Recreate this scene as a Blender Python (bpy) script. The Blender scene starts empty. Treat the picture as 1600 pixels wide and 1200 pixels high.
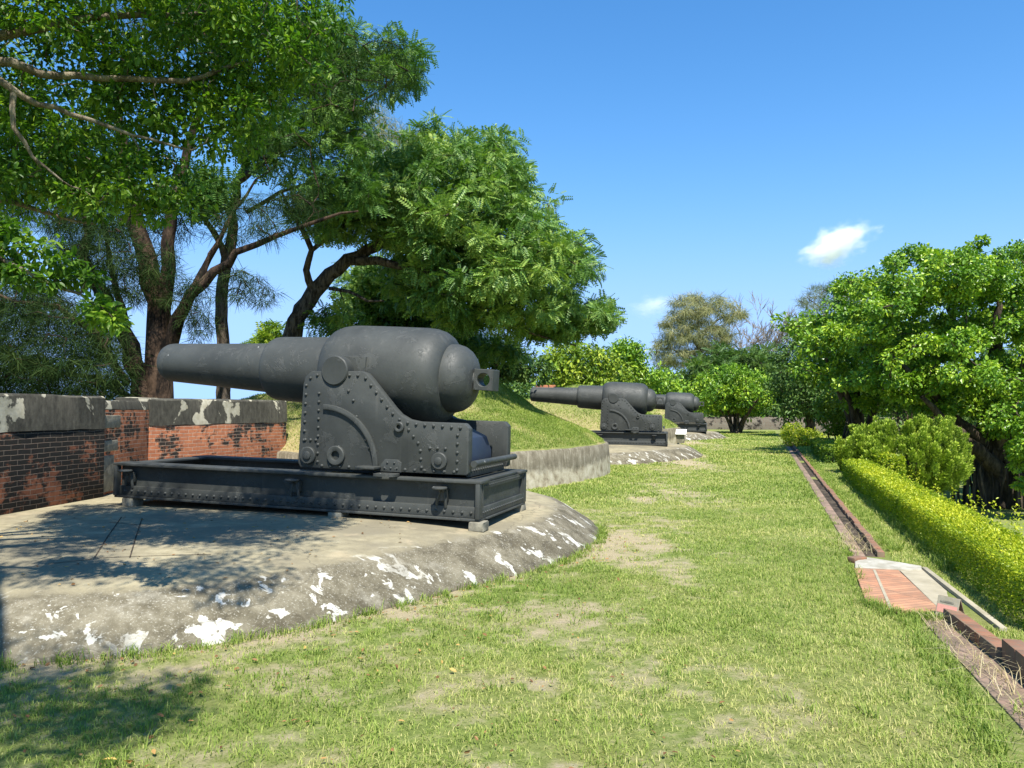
import bpy, bmesh, math, random
import numpy as np
from mathutils import Vector, Matrix
PI = math.pi
R = math.radians
SC = bpy.context.scene
COL = SC.collection

# ------------------------------------------------------------------ camera, sky, sun, exposure
CAM_H = 1.6
PITCH = math.atan(40 / 1200)
cam_d = bpy.data.cameras.new('camera')
cam_d.sensor_width = 36.0
cam_d.lens = 27.0
cam_d.clip_start = 0.05
cam_d.clip_end = 8000
cam = bpy.data.objects.new('camera', cam_d)
COL.objects.link(cam)
cam.location = (0, 0, CAM_H)
cam.rotation_euler = (PI / 2 + PITCH, 0, 0)
SC.camera = cam

SUN = Vector((0.092, -0.522, 0.848)).normalized()
sun_d = bpy.data.lights.new('sun', 'SUN')
sun_d.energy = 5.0
sun_d.angle = R(0.7)
sun_d.color = (1.0, 0.955, 0.87)
sun = bpy.data.objects.new('sun', sun_d)
COL.objects.link(sun)
sun.rotation_euler = SUN.to_track_quat('Z', 'Y').to_euler()

W = bpy.data.worlds.new('World')
SC.world = W
W.use_nodes = True
nt = W.node_tree
bg = nt.nodes['Background']
sky = nt.nodes.new('ShaderNodeTexSky')
sky.sky_type = 'NISHITA'
sky.sun_disc = False
sky.sun_elevation = R(58)
sky.sun_rotation = R(170)
sky.altitude = 1200
sky.air_density = 1.0
sky.dust_density = 0.0
sky.ozone_density = 1.6
hs = nt.nodes.new('ShaderNodeHueSaturation')
hs.inputs['Saturation'].default_value = 1.3
nt.links.new(sky.outputs[0], hs.inputs['Color'])
# soft shoulder so that the band at the horizon stays pale blue instead of burning out
sep = nt.nodes.new('ShaderNodeSeparateColor'); com = nt.nodes.new('ShaderNodeCombineColor')
nt.links.new(hs.outputs[0], sep.inputs[0])
for ch, capv in enumerate((1.8, 3.0, 5.5)):
    def _m(op, a, b):
        n_ = nt.nodes.new('ShaderNodeMath'); n_.operation = op
        for k_, v_ in enumerate((a, b)):
            if isinstance(v_, bpy.types.NodeSocket): nt.links.new(v_, n_.inputs[k_])
            else: n_.inputs[k_].default_value = v_
        return n_.outputs[0]
    c_ = sep.outputs[ch]
    den = _m('POWER', _m('ADD', _m('POWER', _m('DIVIDE', c_, capv), 3.0), 1.0), 1 / 3.0)
    nt.links.new(_m('DIVIDE', c_, den), com.inputs[ch])
nt.links.new(com.outputs[0], bg.inputs[0])
bg.inputs[1].default_value = 0.15

SC.view_settings.view_transform = 'Standard'
SC.view_settings.look = 'None'
SC.view_settings.exposure = 0.9
SC.view_settings.gamma = 1.0
SC.render.engine = 'CYCLES'
SC.cycles.use_denoising = True
SC.cycles.max_bounces = 32
SC.cycles.glossy_bounces = 3
SC.cycles.transparent_max_bounces = 8
SC.cycles.diffuse_bounces = 3
SC.cycles.transmission_bounces = 4
SC.cycles.volume_bounces = 28

# ------------------------------------------------------------------ helpers
_cp, _sp = math.cos(PITCH), math.sin(PITCH)

def at(u, v, d):
    """world point seen at photo pixel (u, v) whose depth along y is d"""
    a = (u - 800) / 1200.0
    b = (600 - v) / 1200.0
    y = _cp - b * _sp
    z = _sp + b * _cp
    k = d / y
    return np.array((a * k, d, CAM_H + z * k))

AX = np.array((0.951, -0.309))      # fort axis p: towards the lawn
AQ = np.array((0.309, 0.951))       # fort axis q: along the line of guns

def pq(p, q):
    return p * AX + q * AQ

def to_pq(x, y):
    return x * AX[0] + y * AX[1], x * AQ[0] + y * AQ[1]

def _hash(ix, iy, s):
    h = (ix.astype(np.int64) * 374761393 + iy.astype(np.int64) * 668265263 + s * 974711) & 0x7fffffff
    h = ((h ^ (h >> 13)) * 1274126177) & 0x7fffffff
    h = (h ^ (h >> 16)) & 0x7fffffff
    return (h % 100003) / 100003.0

def vnoise(x, y, s=0):
    x = np.asarray(x, float); y = np.asarray(y, float)
    ix = np.floor(x); iy = np.floor(y)
    fx = x - ix; fy = y - iy
    fx = fx * fx * (3 - 2 * fx); fy = fy * fy * (3 - 2 * fy)
    a = _hash(ix, iy, s); b = _hash(ix + 1, iy, s); c = _hash(ix, iy + 1, s); d = _hash(ix + 1, iy + 1, s)
    return (a * (1 - fx) + b * fx) * (1 - fy) + (c * (1 - fx) + d * fx) * fy

def fbm(x, y, s=0, o=4):
    t = 0; a = 0.5; n = 0
    for k in range(o):
        t = t + a * vnoise(np.asarray(x) * 2 ** k, np.asarray(y) * 2 ** k, s + k); n += a; a *= 0.5
    return t / n

def sstep(a, b, x):
    t = np.clip((np.asarray(x, float) - a) / (b - a), 0, 1)
    return t * t * (3 - 2 * t)

def tag(o, label=None, cat=None, group=None, kind=None):
    if label: o['label'] = label
    if cat: o['category'] = cat
    if group: o['group'] = group
    if kind: o['kind'] = kind
    return o

def empty(name, loc, rot=(0, 0, 0)):
    o = bpy.data.objects.new(name, None)
    o.empty_display_size = 0.3
    COL.objects.link(o)
    o.location = loc
    o.rotation_euler = rot
    return o

def link(name, me, mat, parent=None):
    o = bpy.data.objects.new(name, me)
    COL.objects.link(o)
    for m in (mat if isinstance(mat, (list, tuple)) else [mat]):
        me.materials.append(m)
    if parent is not None:
        o.parent = parent
    return o

def np_obj(name, V, F, mat, parent=None, smooth=False, attrs=None, mi=None):
    V = np.ascontiguousarray(V, dtype=np.float32).reshape(-1, 3)
    F = np.ascontiguousarray(F, dtype=np.int32)
    if parent is not None:
        V = V - np.array(parent.location, dtype=np.float32) if not any(parent.rotation_euler) else V
    me = bpy.data.meshes.new(name)
    me.vertices.add(len(V)); me.vertices.foreach_set('co', V.ravel())
    M, k = F.shape
    me.loops.add(M * k); me.loops.foreach_set('vertex_index', F.ravel())
    me.polygons.add(M); me.polygons.foreach_set('loop_start', np.arange(0, M * k, k, dtype=np.int32))
    me.polygons.foreach_set('use_smooth', np.full(M, smooth, dtype=bool))
    if mi is not None:
        me.polygons.foreach_set('material_index', np.asarray(mi, dtype=np.int32))
    for an, av in (attrs or {}).items():
        a = me.attributes.new(an, 'FLOAT', 'POINT')
        a.data.foreach_set('value', np.ascontiguousarray(av, dtype=np.float32))
    me.update(calc_edges=True)
    return link(name, me, mat, parent)

class MB:
    """collects hard-surface pieces into one mesh"""
    def __init__(self):
        self.bm = bmesh.new()
    def _merge(self, b, bevel=0, seg=2, mat=None):
        if bevel:
            bmesh.ops.bevel(b, geom=[e for e in b.edges if e.calc_face_angle(0) > 0.6], offset=bevel,
                            segments=seg, affect='EDGES', profile=0.5, clamp_overlap=True)
        if mat is not None:
            bmesh.ops.transform(b, matrix=mat, verts=b.verts)
        me = bpy.data.meshes.new('tmp'); b.to_mesh(me); b.free()
        self.bm.from_mesh(me); bpy.data.meshes.remove(me)
    def box(self, x0, x1, y0, y1, z0, z1, bevel=0.0, mat=None):
        b = bmesh.new()
        bmesh.ops.create_cube(b, size=1)
        for v in b.verts:
            v.co = Vector((x0 + (v.co.x + .5) * (x1 - x0), y0 + (v.co.y + .5) * (y1 - y0), z0 + (v.co.z + .5) * (z1 - z0)))
        self._merge(b, bevel, 2, mat)
    def prism(self, pts, y0, y1, bevel=0.0, mat=None):
        """outline in XZ extruded along y"""
        b = bmesh.new()
        a = [b.verts.new((x, y0, z)) for x, z in pts]
        c = [b.verts.new((x, y1, z)) for x, z in pts]
        n = len(pts)
        b.faces.new(a); b.faces.new(c[::-1])
        for i in range(n):
            b.faces.new((a[i], c[i], c[(i + 1) % n], a[(i + 1) % n]))
        bmesh.ops.recalc_face_normals(b, faces=b.faces)
        self._merge(b, bevel, 2, mat)
    def lathe(self, prof, axis='X', seg=64, mat=None, cap=True):
        b = bmesh.new()
        rings = []
        for x, r in prof:
            ring = []
            for i in range(seg):
                t = 2 * PI * i / seg
                c, s = math.cos(t) * r, math.sin(t) * r
                ring.append(b.verts.new((x, c, s) if axis == 'X' else ((c, x, s) if axis == 'Y' else (c, s, x))))
            rings.append(ring)
        for k in range(len(rings) - 1):
            for i in range(seg):
                j = (i + 1) % seg
                b.faces.new((rings[k][i], rings[k][j], rings[k + 1][j], rings[k + 1][i]))
        if cap:
            b.faces.new(rings[0]); b.faces.new(rings[-1])
        bmesh.ops.recalc_face_normals(b, faces=b.faces)
        self._merge(b, 0, 1, mat)
    def rivet(self, x, y, z, r=0.014, d='-y'):
        b = bmesh.new()
        top = []
        prev = None
        for rr, h in ((1.0, 0.0), (0.82, 0.55), (0.4, 0.9)):
            ring = []
            for i in range(8):
                t = 2 * PI * i / 8
                c, s = math.cos(t) * r * rr, math.sin(t) * r * rr
                if d == '-y': co = (x + c, y - h * r, z + s)
                elif d == '+y': co = (x + c, y + h * r, z + s)
                elif d == '+x': co = (x + h * r, y + c, z + s)
                elif d == '-x': co = (x - h * r, y + c, z + s)
                else: co = (x + c, y + s, z + h * r)
                ring.append(b.verts.new(co))
            if prev:
                for i in range(8):
                    j = (i + 1) % 8
                    b.faces.new((prev[i], prev[j], ring[j], ring[i]))
            prev = ring
        b.faces.new(prev)
        bmesh.ops.recalc_face_normals(b, faces=b.faces)
        if d == '-y' or True:
            pass
        self._merge(b)
    def tube(self, pts, r, seg=8):
        V, F = tube_np([np.array(p, float) for p in pts], [r] * len(pts) if not hasattr(r, '__len__') else r, seg)
        b = bmesh.new()
        vs = [b.verts.new(v) for v in V]
        for f in F:
            b.faces.new([vs[i] for i in f])
        n = len(pts)
        b.faces.new([vs[i] for i in range(seg)][::-1]); b.faces.new([vs[(n - 1) * seg + i] for i in range(seg)])
        self._merge(b)
    def build(self, name, mat, parent=None, smooth=35):
        me = bpy.data.meshes.new(name)
        self.bm.to_mesh(me); self.bm.free()
        if smooth:
            for p in me.polygons: p.use_smooth = True
            me.set_sharp_from_angle(angle=R(smooth))
        return link(name, me, mat, parent)

def tube_np(pts, radii, seg=7, wob=0.0, rng=None):
    P = np.array(pts, float); n = len(P)
    T = np.gradient(P, axis=0)
    T /= np.linalg.norm(T, axis=1)[:, None] + 1e-9
    ref = np.array((0.31, 0.17, 0.93)); V = []; F = []
    for i in range(n):
        t = T[i]
        a = np.cross(t, ref); l = np.linalg.norm(a)
        if l < 1e-3: a = np.cross(t, (1, 0, 0)); l = np.linalg.norm(a)
        a /= l; b = np.cross(t, a)
        for k in range(seg):
            an = 2 * PI * k / seg
            rr = radii[i]
            if wob and rng is not None: rr *= 1 + wob * rng.uniform(-1, 1)
            V.append(P[i] + rr * (math.cos(an) * a + math.sin(an) * b))
    for i in range(n - 1):
        for k in range(seg):
            k2 = (k + 1) % seg
            F.append((i * seg + k, i * seg + k2, (i + 1) * seg + k2, (i + 1) * seg + k))
    return V, F

# ------------------------------------------------------------------ materials
class NT:
    def __init__(self, name):
        self.m = bpy.data.materials.new(name); self.m.use_nodes = True
        self.t = self.m.node_tree
        self.b = self.t.nodes['Principled BSDF']
        self.out = self.t.nodes['Material Output']
        self._tc = None
    def n(self, typ, **kw):
        nd = self.t.nodes.new(typ)
        for k, v in kw.items():
            if k.startswith('i_'):
                key = k[2:].replace('_', ' ')
                self.set(nd, key, v)
            else: setattr(nd, k, v)
        return nd
    def set(self, nd, key, v):
        s = nd.inputs[key]
        if isinstance(v, bpy.types.NodeSocket): self.t.links.new(v, s)
        else:
            if isinstance(v, (tuple, list)) and len(v) == 3 and s.type == 'RGBA': v = (*v, 1)
            s.default_value = v
    def co(self, scale=(1, 1, 1), rot=(0, 0, 0)):
        if self._tc is None: self._tc = self.n('ShaderNodeTexCoord')
        mp = self.n('ShaderNodeMapping')
        self.t.links.new(self._tc.outputs['Object'], mp.inputs[0])
        mp.inputs['Scale'].default_value = scale; mp.inputs['Rotation'].default_value = rot
        return mp.outputs[0]
    def noise(self, scale, detail=4, rough=0.55, vec=None, dist=0.0):
        nd = self.n('ShaderNodeTexNoise')
        nd.inputs['Scale'].default_value = scale; nd.inputs['Detail'].default_value = detail
        nd.inputs['Roughness'].default_value = rough; nd.inputs['Distortion'].default_value = dist
        self.t.links.new(vec if vec is not None else self.co(), nd.inputs['Vector'])
        return nd.outputs['Fac']
    def ramp(self, fac, stops, interp='LINEAR'):
        r = self.n('ShaderNodeValToRGB')
        r.color_ramp.interpolation = interp
        el = r.color_ramp.elements
        while len(el) > 1: el.remove(el[-1])
        for i, (p, c) in enumerate(stops):
            e = el[0] if i == 0 else el.new(p)
            e.position = p
            e.color = (c, c, c, 1) if not hasattr(c, '__len__') else (*c, 1)
        self.t.links.new(fac, r.inputs[0])
        return r.outputs[0]
    def mix(self, fac, a, b, blend='MIX'):
        m = self.n('ShaderNodeMix', data_type='RGBA', blend_type=blend)
        for s, v in ((m.inputs[0], fac), (m.inputs[6], a), (m.inputs[7], b)):
            if isinstance(v, bpy.types.NodeSocket): self.t.links.new(v, s)
            elif s.type == 'RGBA': s.default_value = (*v, 1)
            else: s.default_value = v
        return m.outputs[2]
    def math(self, op, a, b=0.0, clamp=False):
        m = self.n('ShaderNodeMath', operation=op, use_clamp=clamp)
        for s, v in ((m.inputs[0], a), (m.inputs[1], b)):
            if isinstance(v, bpy.types.NodeSocket): self.t.links.new(v, s)
            else: s.default_value = v
        return m.outputs[0]
    def attr(self, name):
        return self.n('ShaderNodeAttribute', attribute_name=name).outputs['Fac']
    def bump(self, h, strength=0.3, dist=0.01, normal=None):
        b = self.n('ShaderNodeBump')
        b.inputs['Strength'].default_value = strength; b.inputs['Distance'].default_value = dist
        self.t.links.new(h, b.inputs['Height'])
        if normal is not None: self.t.links.new(normal, b.inputs['Normal'])
        return b.outputs[0]
    def done(self, col=None, rough=0.8, spec=0.3, normal=None):
        for k, v in (('Base Color', col), ('Roughness', rough), ('Specular IOR Level', spec), ('Normal', normal)):
            if v is not None: self.set(self.b, k, v)
        return self.m

def leaf_mat(name, dark, mid, young, transl=0.35, rough=0.45, spec=0.35):
    if not name.startswith(('grass', 'golden', 'straw', 'dead')): transl *= .72
    t = NT(name)
    rnd = t.n('ShaderNodeNewGeometry').outputs['Random Per Island']
    tint = t.attr('tint')
    f = t.math('ADD', t.math('MULTIPLY', rnd, 0.45), t.math('MULTIPLY', tint, 0.55))
    col = t.ramp(f, [(0.08, dark), (0.5, mid), (0.95, young)])
    t.done(col, rough, spec)
    tr = t.n('ShaderNodeBsdfTranslucent')
    tcol = t.mix(1.0, col, (0.95, 1.15, 0.45), 'MULTIPLY')
    t.t.links.new(tcol, tr.inputs[0])
    mx = t.n('ShaderNodeMixShader'); mx.inputs[0].default_value = transl
    t.t.links.new(t.b.outputs[0], mx.inputs[1]); t.t.links.new(tr.outputs[0], mx.inputs[2])
    t.t.links.new(mx.outputs[0], t.out.inputs[0])
    return t.m

def make_materials():
    M = {}
    # gun paint: many coats of matt charcoal, flaked, with droppings and rusty runs
    t = NT('gun_paint')
    a = t.noise(2.2, 6, 0.65); b = t.noise(28, 5, 0.65)
    col = t.mix(t.ramp(a, [(0.32, 0.0), (0.68, 1.0)]), (0.035, 0.038, 0.035), (0.056, 0.060, 0.055))
    flake = t.ramp(t.noise(4.2, 8, 0.72, t.co((1, 1, 0.8)), 0.5), [(0.56, 0.0), (0.575, 1.0)])
    col = t.mix(t.math('MULTIPLY', flake, 0.4), col, (0.074, 0.077, 0.071))
    run = t.ramp(t.noise(11, 4, 0.6, t.co((1, 1, 0.06))), [(0.6, 0.0), (0.72, 1.0)])
    col = t.mix(t.math('MULTIPLY', run, 0.35), col, (0.10, 0.098, 0.088))
    rust = t.math('MULTIPLY', t.ramp(t.noise(17, 6, 0.75), [(0.66, 0.0), (0.70, 1.0)]), t.ramp(t.noise(1.1, 3), [(0.5, 0.0), (0.62, 1.0)]))
    col = t.mix(t.math('MULTIPLY', rust, 0.55), col, (0.115, 0.062, 0.035))
    vor = t.n('ShaderNodeTexVoronoi'); vor.inputs['Scale'].default_value = 4.0
    t.t.links.new(t.co((1, 1, 0.6)), vor.inputs['Vector'])
    sp = t.ramp(vor.outputs['Distance'], [(0.018, 1.0), (0.042, 0.0)])
    sp = t.math('MULTIPLY', sp, t.ramp(t.noise(1.3, 2), [(0.5, 0.0), (0.54, 1.0)]))
    col = t.mix(sp, col, (0.5, 0.5, 0.47))
    h = t.math('ADD', t.math('MULTIPLY', b, 0.25), t.math('MULTIPLY', flake, 0.55))
    M['paint'] = t.done(col, t.ramp(b, [(0.3, 0.48), (0.7, 0.68)]), 0.36, t.bump(h, 0.6, 0.006))
    t = NT('blue_black_paint')
    M['blue'] = t.done(t.mix(t.noise(5), (0.016, 0.024, 0.045), (0.028, 0.038, 0.06)), 0.5, 0.4, t.bump(t.noise(20), 0.2))
    t = NT('bore_black'); M['bore'] = t.done((0.01, 0.01, 0.01), 0.9, 0.1)

    # weathered concrete of the platforms; 'edge' is 1 on the sloped rim
    t = NT('platform_concrete')
    n1 = t.noise(0.9, 6, 0.6); n2 = t.noise(7, 6, 0.65); n3 = t.noise(60, 3, 0.7)
    edge = t.attr('edge')
    top = t.ramp(n2, [(0.28, (0.200, 0.172, 0.106)), (0.5, (0.305, 0.265, 0.167)), (0.75, (0.400, 0.354, 0.233))])
    top = t.mix(t.ramp(n1, [(0.42, 0.0), (0.6, 0.9)]), top, (0.194, 0.171, 0.117))
    top = t.mix(t.ramp(t.noise(2.2, 4, 0.5), [(0.6, 0.0), (0.68, 0.5)]), top, (0.42, 0.34, 0.22))
    rim = t.ramp(t.noise(4, 6, 0.7, t.co((1, 1, 0.5))), [(0.38, (0.086, 0.073, 0.046)), (0.5, (0.137, 0.119, 0.079)), (0.64, (0.209, 0.185, 0.129))])
    rim = t.mix(t.ramp(n3, [(0.57, 0.0), (0.66, 0.6)]), rim, (0.42, 0.40, 0.33))
    pn = t.noise(3.4, 6, 0.55, t.co((1, 1, 0.55)), 0.6)
    patch = t.ramp(pn, [(0.59, 0.0), (0.605, 1.0)])
    patch = t.math('MULTIPLY', patch, t.ramp(t.noise(19, 5, 0.7), [(0.33, 0.0), (0.45, 1.0)]))
    patch = t.math('MULTIPLY', patch, t.ramp(t.noise(0.55, 2), [(0.35, 0.0), (0.5, 1.0)]))
    rim = t.mix(patch, rim, t.ramp(t.noise(6, 6, 0.7), [(0.35, (0.36, 0.335, 0.27)), (0.5, (0.55, 0.53, 0.46)), (0.65, (0.60, 0.58, 0.52))]))
    rim = t.mix(t.ramp(t.noise(2.6, 5, 0.6), [(0.6, 0.0), (0.75, 0.55)]), rim, (0.42, 0.39, 0.31))
    vc = t.n('ShaderNodeTexVoronoi', feature='DISTANCE_TO_EDGE'); vc.inputs['Scale'].default_value = 0.38
    wv = t.n('ShaderNodeVectorMath', operation='ADD')
    nz = t.n('ShaderNodeTexNoise'); nz.inputs['Scale'].default_value = 2.5; nz.inputs['Detail'].default_value = 5
    t.t.links.new(t.co(), nz.inputs['Vector'])
    sc_ = t.n('ShaderNodeVectorMath', operation='SCALE'); sc_.inputs['Scale'].default_value = 0.55
    t.t.links.new(nz.outputs['Color'], sc_.inputs[0]); t.t.links.new(t.co(), wv.inputs[0]); t.t.links.new(sc_.outputs[0], wv.inputs[1])
    t.t.links.new(wv.outputs[0], vc.inputs['Vector'])
    crack = t.ramp(vc.outputs['Distance'], [(0.001, 0.5), (0.0035, 0.0)])
    sp2 = t.ramp(t.noise(5.5, 6, 0.6, t.co((1, 1, 0.6)), 0.5), [(0.63, 0.0), (0.645, 0.85)])
    rim = t.mix(sp2, rim, (0.52, 0.50, 0.43))
    e2 = t.math('ADD', edge, t.math('MULTIPLY', t.math('SUBTRACT', n2, 0.5), 0.9))
    e2 = t.ramp(e2, [(0.35, 0.0), (0.65, 1.0)])
    col = t.mix(e2, top, rim)
    col = t.mix(t.ramp(n3, [(0.3, 0.35), (0.45, 0.0)]), col, (0.12, 0.11, 0.085))
    col = t.mix(crack, col, (0.05, 0.045, 0.035))
    M['concrete'] = t.done(col, 0.88, 0.2, t.bump(t.math('ADD', n2, t.math('MULTIPLY', n3, 0.6)), 0.5, 0.012))

    # retaining wall concrete: brown drip streaks above, bare cement below
    t = NT('stained_concrete')
    n2 = t.noise(5, 6, 0.65)
    st = t.math('ADD', t.math('MULTIPLY', t.noise(12, 5, 0.7, t.co((1, 1, 0.12))), 0.55), t.math('MULTIPLY', t.noise(5, 6, 0.7), 0.45))
    up = t.ramp(st, [(0.3, (0.08, 0.066, 0.042)), (0.48, (0.16, 0.138, 0.095)), (0.6, (0.27, 0.24, 0.175)), (0.72, (0.42, 0.385, 0.295))])
    lo = t.ramp(n2, [(0.3, (0.17, 0.13, 0.08)), (0.5, (0.40, 0.35, 0.25)), (0.75, (0.56, 0.51, 0.40))])
    sep = t.n('ShaderNodeSeparateXYZ'); t.t.links.new(t.co(), sep.inputs[0])
    f = t.math('ADD', sep.outputs[2], t.math('MULTIPLY', t.math('SUBTRACT', t.noise(1.6, 5, 0.6), 0.5), 0.75))
    col = t.mix(t.ramp(f, [(0.27, 0.0), (0.40, 1.0)]), lo, up)
    M['stained'] = t.done(col, 0.9, 0.2, t.bump(t.math('ADD', n2, t.noise(35, 4)), 0.6, 0.015))

    # parapet coping plaster: black algae over pale plaster
    t = NT('coping_plaster')
    st = t.noise(1.9, 6, 0.55, t.co((1, 1, 0.8)), 0.4)
    dark = t.ramp(t.noise(13, 6, 0.7, t.co((1, 1, 0.4))), [(0.3, (0.034, 0.031, 0.025)), (0.6, (0.087, 0.081, 0.062)), (0.8, (0.167, 0.156, 0.118))])
    pale = t.ramp(t.noise(9, 5), [(0.3, (0.328, 0.296, 0.207)), (0.7, (0.492, 0.456, 0.348))])
    col = t.mix(t.ramp(st, [(0.555, 0.0), (0.57, 1.0)]), dark, pale)
    M['plaster'] = t.done(col, 0.9, 0.2, t.bump(t.noise(20, 5), 0.4, 0.01))

    # brick (face lies in object x-z)
    def brick(name, stain, c1, c2, mortar, bw=0.21, rh=0.06):
        t = NT(name)
        sep = t.n('ShaderNodeSeparateXYZ'); t.t.links.new(t.co(), sep.inputs[0])
        wob = t.math('MULTIPLY', t.math('SUBTRACT', t.noise(2.5, 2), 0.5), 0.03)
        cx = t.n('ShaderNodeCombineXYZ')
        t.t.links.new(sep.outputs[0], cx.inputs[0]); t.t.links.new(t.math('ADD', sep.outputs[2], wob), cx.inputs[1])
        bt = t.n('ShaderNodeTexBrick')
        t.t.links.new(cx.outputs[0], bt.inputs['Vector'])
        for k, v in (('Scale', 1.0), ('Mortar Size', 0.0045), ('Mortar Smooth', 0.4), ('Bias', -0.1), ('Brick Width', bw), ('Row Height', rh)):
            bt.inputs[k].default_value = v
        bt.inputs['Color1'].default_value = (*c1, 1); bt.inputs['Color2'].default_value = (*c2, 1)
        bt.inputs['Mortar'].default_value = (*mortar, 1)
        n = t.noise(12, 5, 0.65)
        bt2 = t.n('ShaderNodeTexBrick')          # per-brick tone, black to white
        t.t.links.new(cx.outputs[0], bt2.inputs['Vector'])
        for k, v in (('Scale', 1.0), ('Mortar Size', 0.0), ('Brick Width', bw), ('Row Height', rh)): bt2.inputs[k].default_value = v
        bt2.inputs['Color1'].default_value = (0, 0, 0, 1); bt2.inputs['Color2'].default_value = (1, 1, 1, 1)
        tone = t.n('ShaderNodeSeparateColor'); t.t.links.new(bt2.outputs[0], tone.inputs[0])
        col = t.mix(t.ramp(n, [(0.35, 0.5), (0.6, 0.0)]), bt.outputs[0], (0.20, 0.075, 0.04))
        s = t.ramp(t.math('ADD', t.math('MULTIPLY', t.noise(1.7, 5, 0.65), 0.7), t.math('MULTIPLY', t.math('ADD', t.math('MULTIPLY', t.noise(6, 4, 0.7, t.co((1, 1, 3))), 0.8), t.math('MULTIPLY', tone.outputs[0], 0.2)), 0.33)), [(stain, 1.0), (stain + 0.05, 0.0)])
        s = t.math('MULTIPLY', s, t.math('SUBTRACT', 1.0, t.math('MULTIPLY', bt.outputs['Fac'], 0.62)))
        col = t.mix(s, col, (0.022, 0.02, 0.017))
        hb = t.math('SUBTRACT', t.math('MULTIPLY', n, 0.4), bt.outputs['Fac'])
        return t.done(col, 0.9, 0.2, t.bump(hb, 0.7, 0.012))
    M['brick_dark'] = brick('blackened_brick', 0.535, (0.36, 0.135, 0.066), (0.20, 0.075, 0.04), (0.30, 0.25, 0.19))
    M['brick_red'] = brick('red_brick', 0.455, (0.46, 0.175, 0.082), (0.29, 0.10, 0.05), (0.42, 0.34, 0.26))
    t = NT('old_stone'); n = t.noise(7, 6, 0.7)
    M['stone'] = t.done(t.ramp(n, [(0.3, (0.10, 0.095, 0.075)), (0.6, (0.27, 0.25, 0.19)), (0.8, (0.4, 0.38, 0.3))]), 0.9, 0.2, t.bump(n, 0.6, 0.02))
    M['stone_wall'] = brick('stone_blocks', 0.44, (0.216, 0.210, 0.174), (0.162, 0.156, 0.128), (0.078, 0.072, 0.058), 0.7, 0.3)
    # curb bricks on edge: rows across the run (object x = run)
    def curb(name, bw, rh, c1, c2, mortar, dirt=0.4):
        t = NT(name)
        bt = t.n('ShaderNodeTexBrick')
        t.t.links.new(t.co(), bt.inputs['Vector'])
        bt.offset = 0.0
        for k, v in (('Scale', 1.0), ('Mortar Size', 0.005), ('Mortar Smooth', 0.2), ('Brick Width', bw), ('Row Height', rh)):
            bt.inputs[k].default_value = v
        bt.inputs['Color1'].default_value = (*c1, 1); bt.inputs['Color2'].default_value = (*c2, 1)
        bt.inputs['Mortar'].default_value = (*mortar, 1)
        n = t.noise(5, 6, 0.65)
        col = t.mix(t.ramp(n, [(0.42, dirt), (0.66, 0.0)]), bt.outputs[0], (0.16, 0.12, 0.085))
        return t.done(col, 0.85, 0.25, t.bump(t.math('SUBTRACT', t.math('MULTIPLY', n, 0.5), bt.outputs['Fac']), 0.5, 0.008))
    M['curb'] = curb('curb_brick', 0.075, 0.6, (0.315, 0.137, 0.076), (0.221, 0.098, 0.055), (0.210, 0.147, 0.093), 0.7)
    M['edging'] = curb('edging_brick', 0.23, 0.5, (0.31, 0.215, 0.16), (0.26, 0.17, 0.125), (0.24, 0.2, 0.15), 0.95)
    M['tile'] = curb('pink_tile', 0.065, 0.5, (0.510, 0.260, 0.148), (0.398, 0.186, 0.104), (0.255, 0.137, 0.080), 0.5)
    t = NT('pale_cement'); n = t.noise(6, 6, 0.65)
    M['cement'] = t.done(t.ramp(n, [(0.3, (0.27, 0.24, 0.17)), (0.6, (0.36, 0.32, 0.235)), (0.8, (0.42, 0.385, 0.30))]), 0.9, 0.2, t.bump(t.noise(40, 4), 0.4, 0.006))
    t = NT('white_cement'); n = t.noise(8, 6, 0.65)
    M['white_cement'] = t.done(t.ramp(n, [(0.35, (0.27, 0.25, 0.195)), (0.5, (0.34, 0.32, 0.26)), (0.65, (0.43, 0.41, 0.35))]), 0.9, 0.2, t.bump(n, 0.4, 0.01))
    t = NT('white_panel'); M['white'] = t.done(t.mix(t.noise(9), (0.75, 0.75, 0.73), (0.82, 0.82, 0.8)), 0.5, 0.3)
    t = NT('pink_panel'); M['pink'] = t.done(t.mix(t.noise(30), (0.62, 0.26, 0.2), (0.7, 0.36, 0.28)), 0.6, 0.3)
    t = NT('dark_ink'); M['ink'] = t.done((0.08, 0.075, 0.07), 0.7, 0.2)

    # lawn soil and turf; 'dirt' = worn sandy ground
    t = NT('lawn_ground')
    d = t.attr('dirt')
    n1 = t.noise(9, 8, 0.75); n2 = t.noise(0.8, 5, 0.6); n3 = t.noise(110, 5, 0.75)
    turf = t.ramp(n1, [(0.3, (0.094, 0.124, 0.029)), (0.5, (0.185, 0.229, 0.059)), (0.72, (0.321, 0.326, 0.125))])
    turf = t.mix(t.ramp(n2, [(0.45, 0.0), (0.7, 0.7)]), turf, (0.26, 0.245, 0.09))
    sand = t.ramp(n3, [(0.25, (0.25, 0.20, 0.12)), (0.55, (0.42, 0.35, 0.215)), (0.8, (0.52, 0.45, 0.30))])
    sand = t.mix(t.ramp(n1, [(0.55, 0.0), (0.7, 0.6)]), sand, (0.34, 0.31, 0.24))
    f = t.math('ADD', d, t.math('MULTIPLY', t.math('SUBTRACT', n1, 0.5), 0.9))
    col = t.mix(t.ramp(f, [(0.28, 0.0), (0.62, 1.0)]), turf, sand)
    M['lawn'] = t.done(col, 0.95, 0.1, t.bump(t.math('ADD', n1, n3), 0.7, 0.03))
    # mound turf
    t = NT('mound_turf')
    n1 = t.noise(3.5, 6, 0.7); n2 = t.noise(30, 4, 0.7); d = t.attr('dirt')
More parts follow.
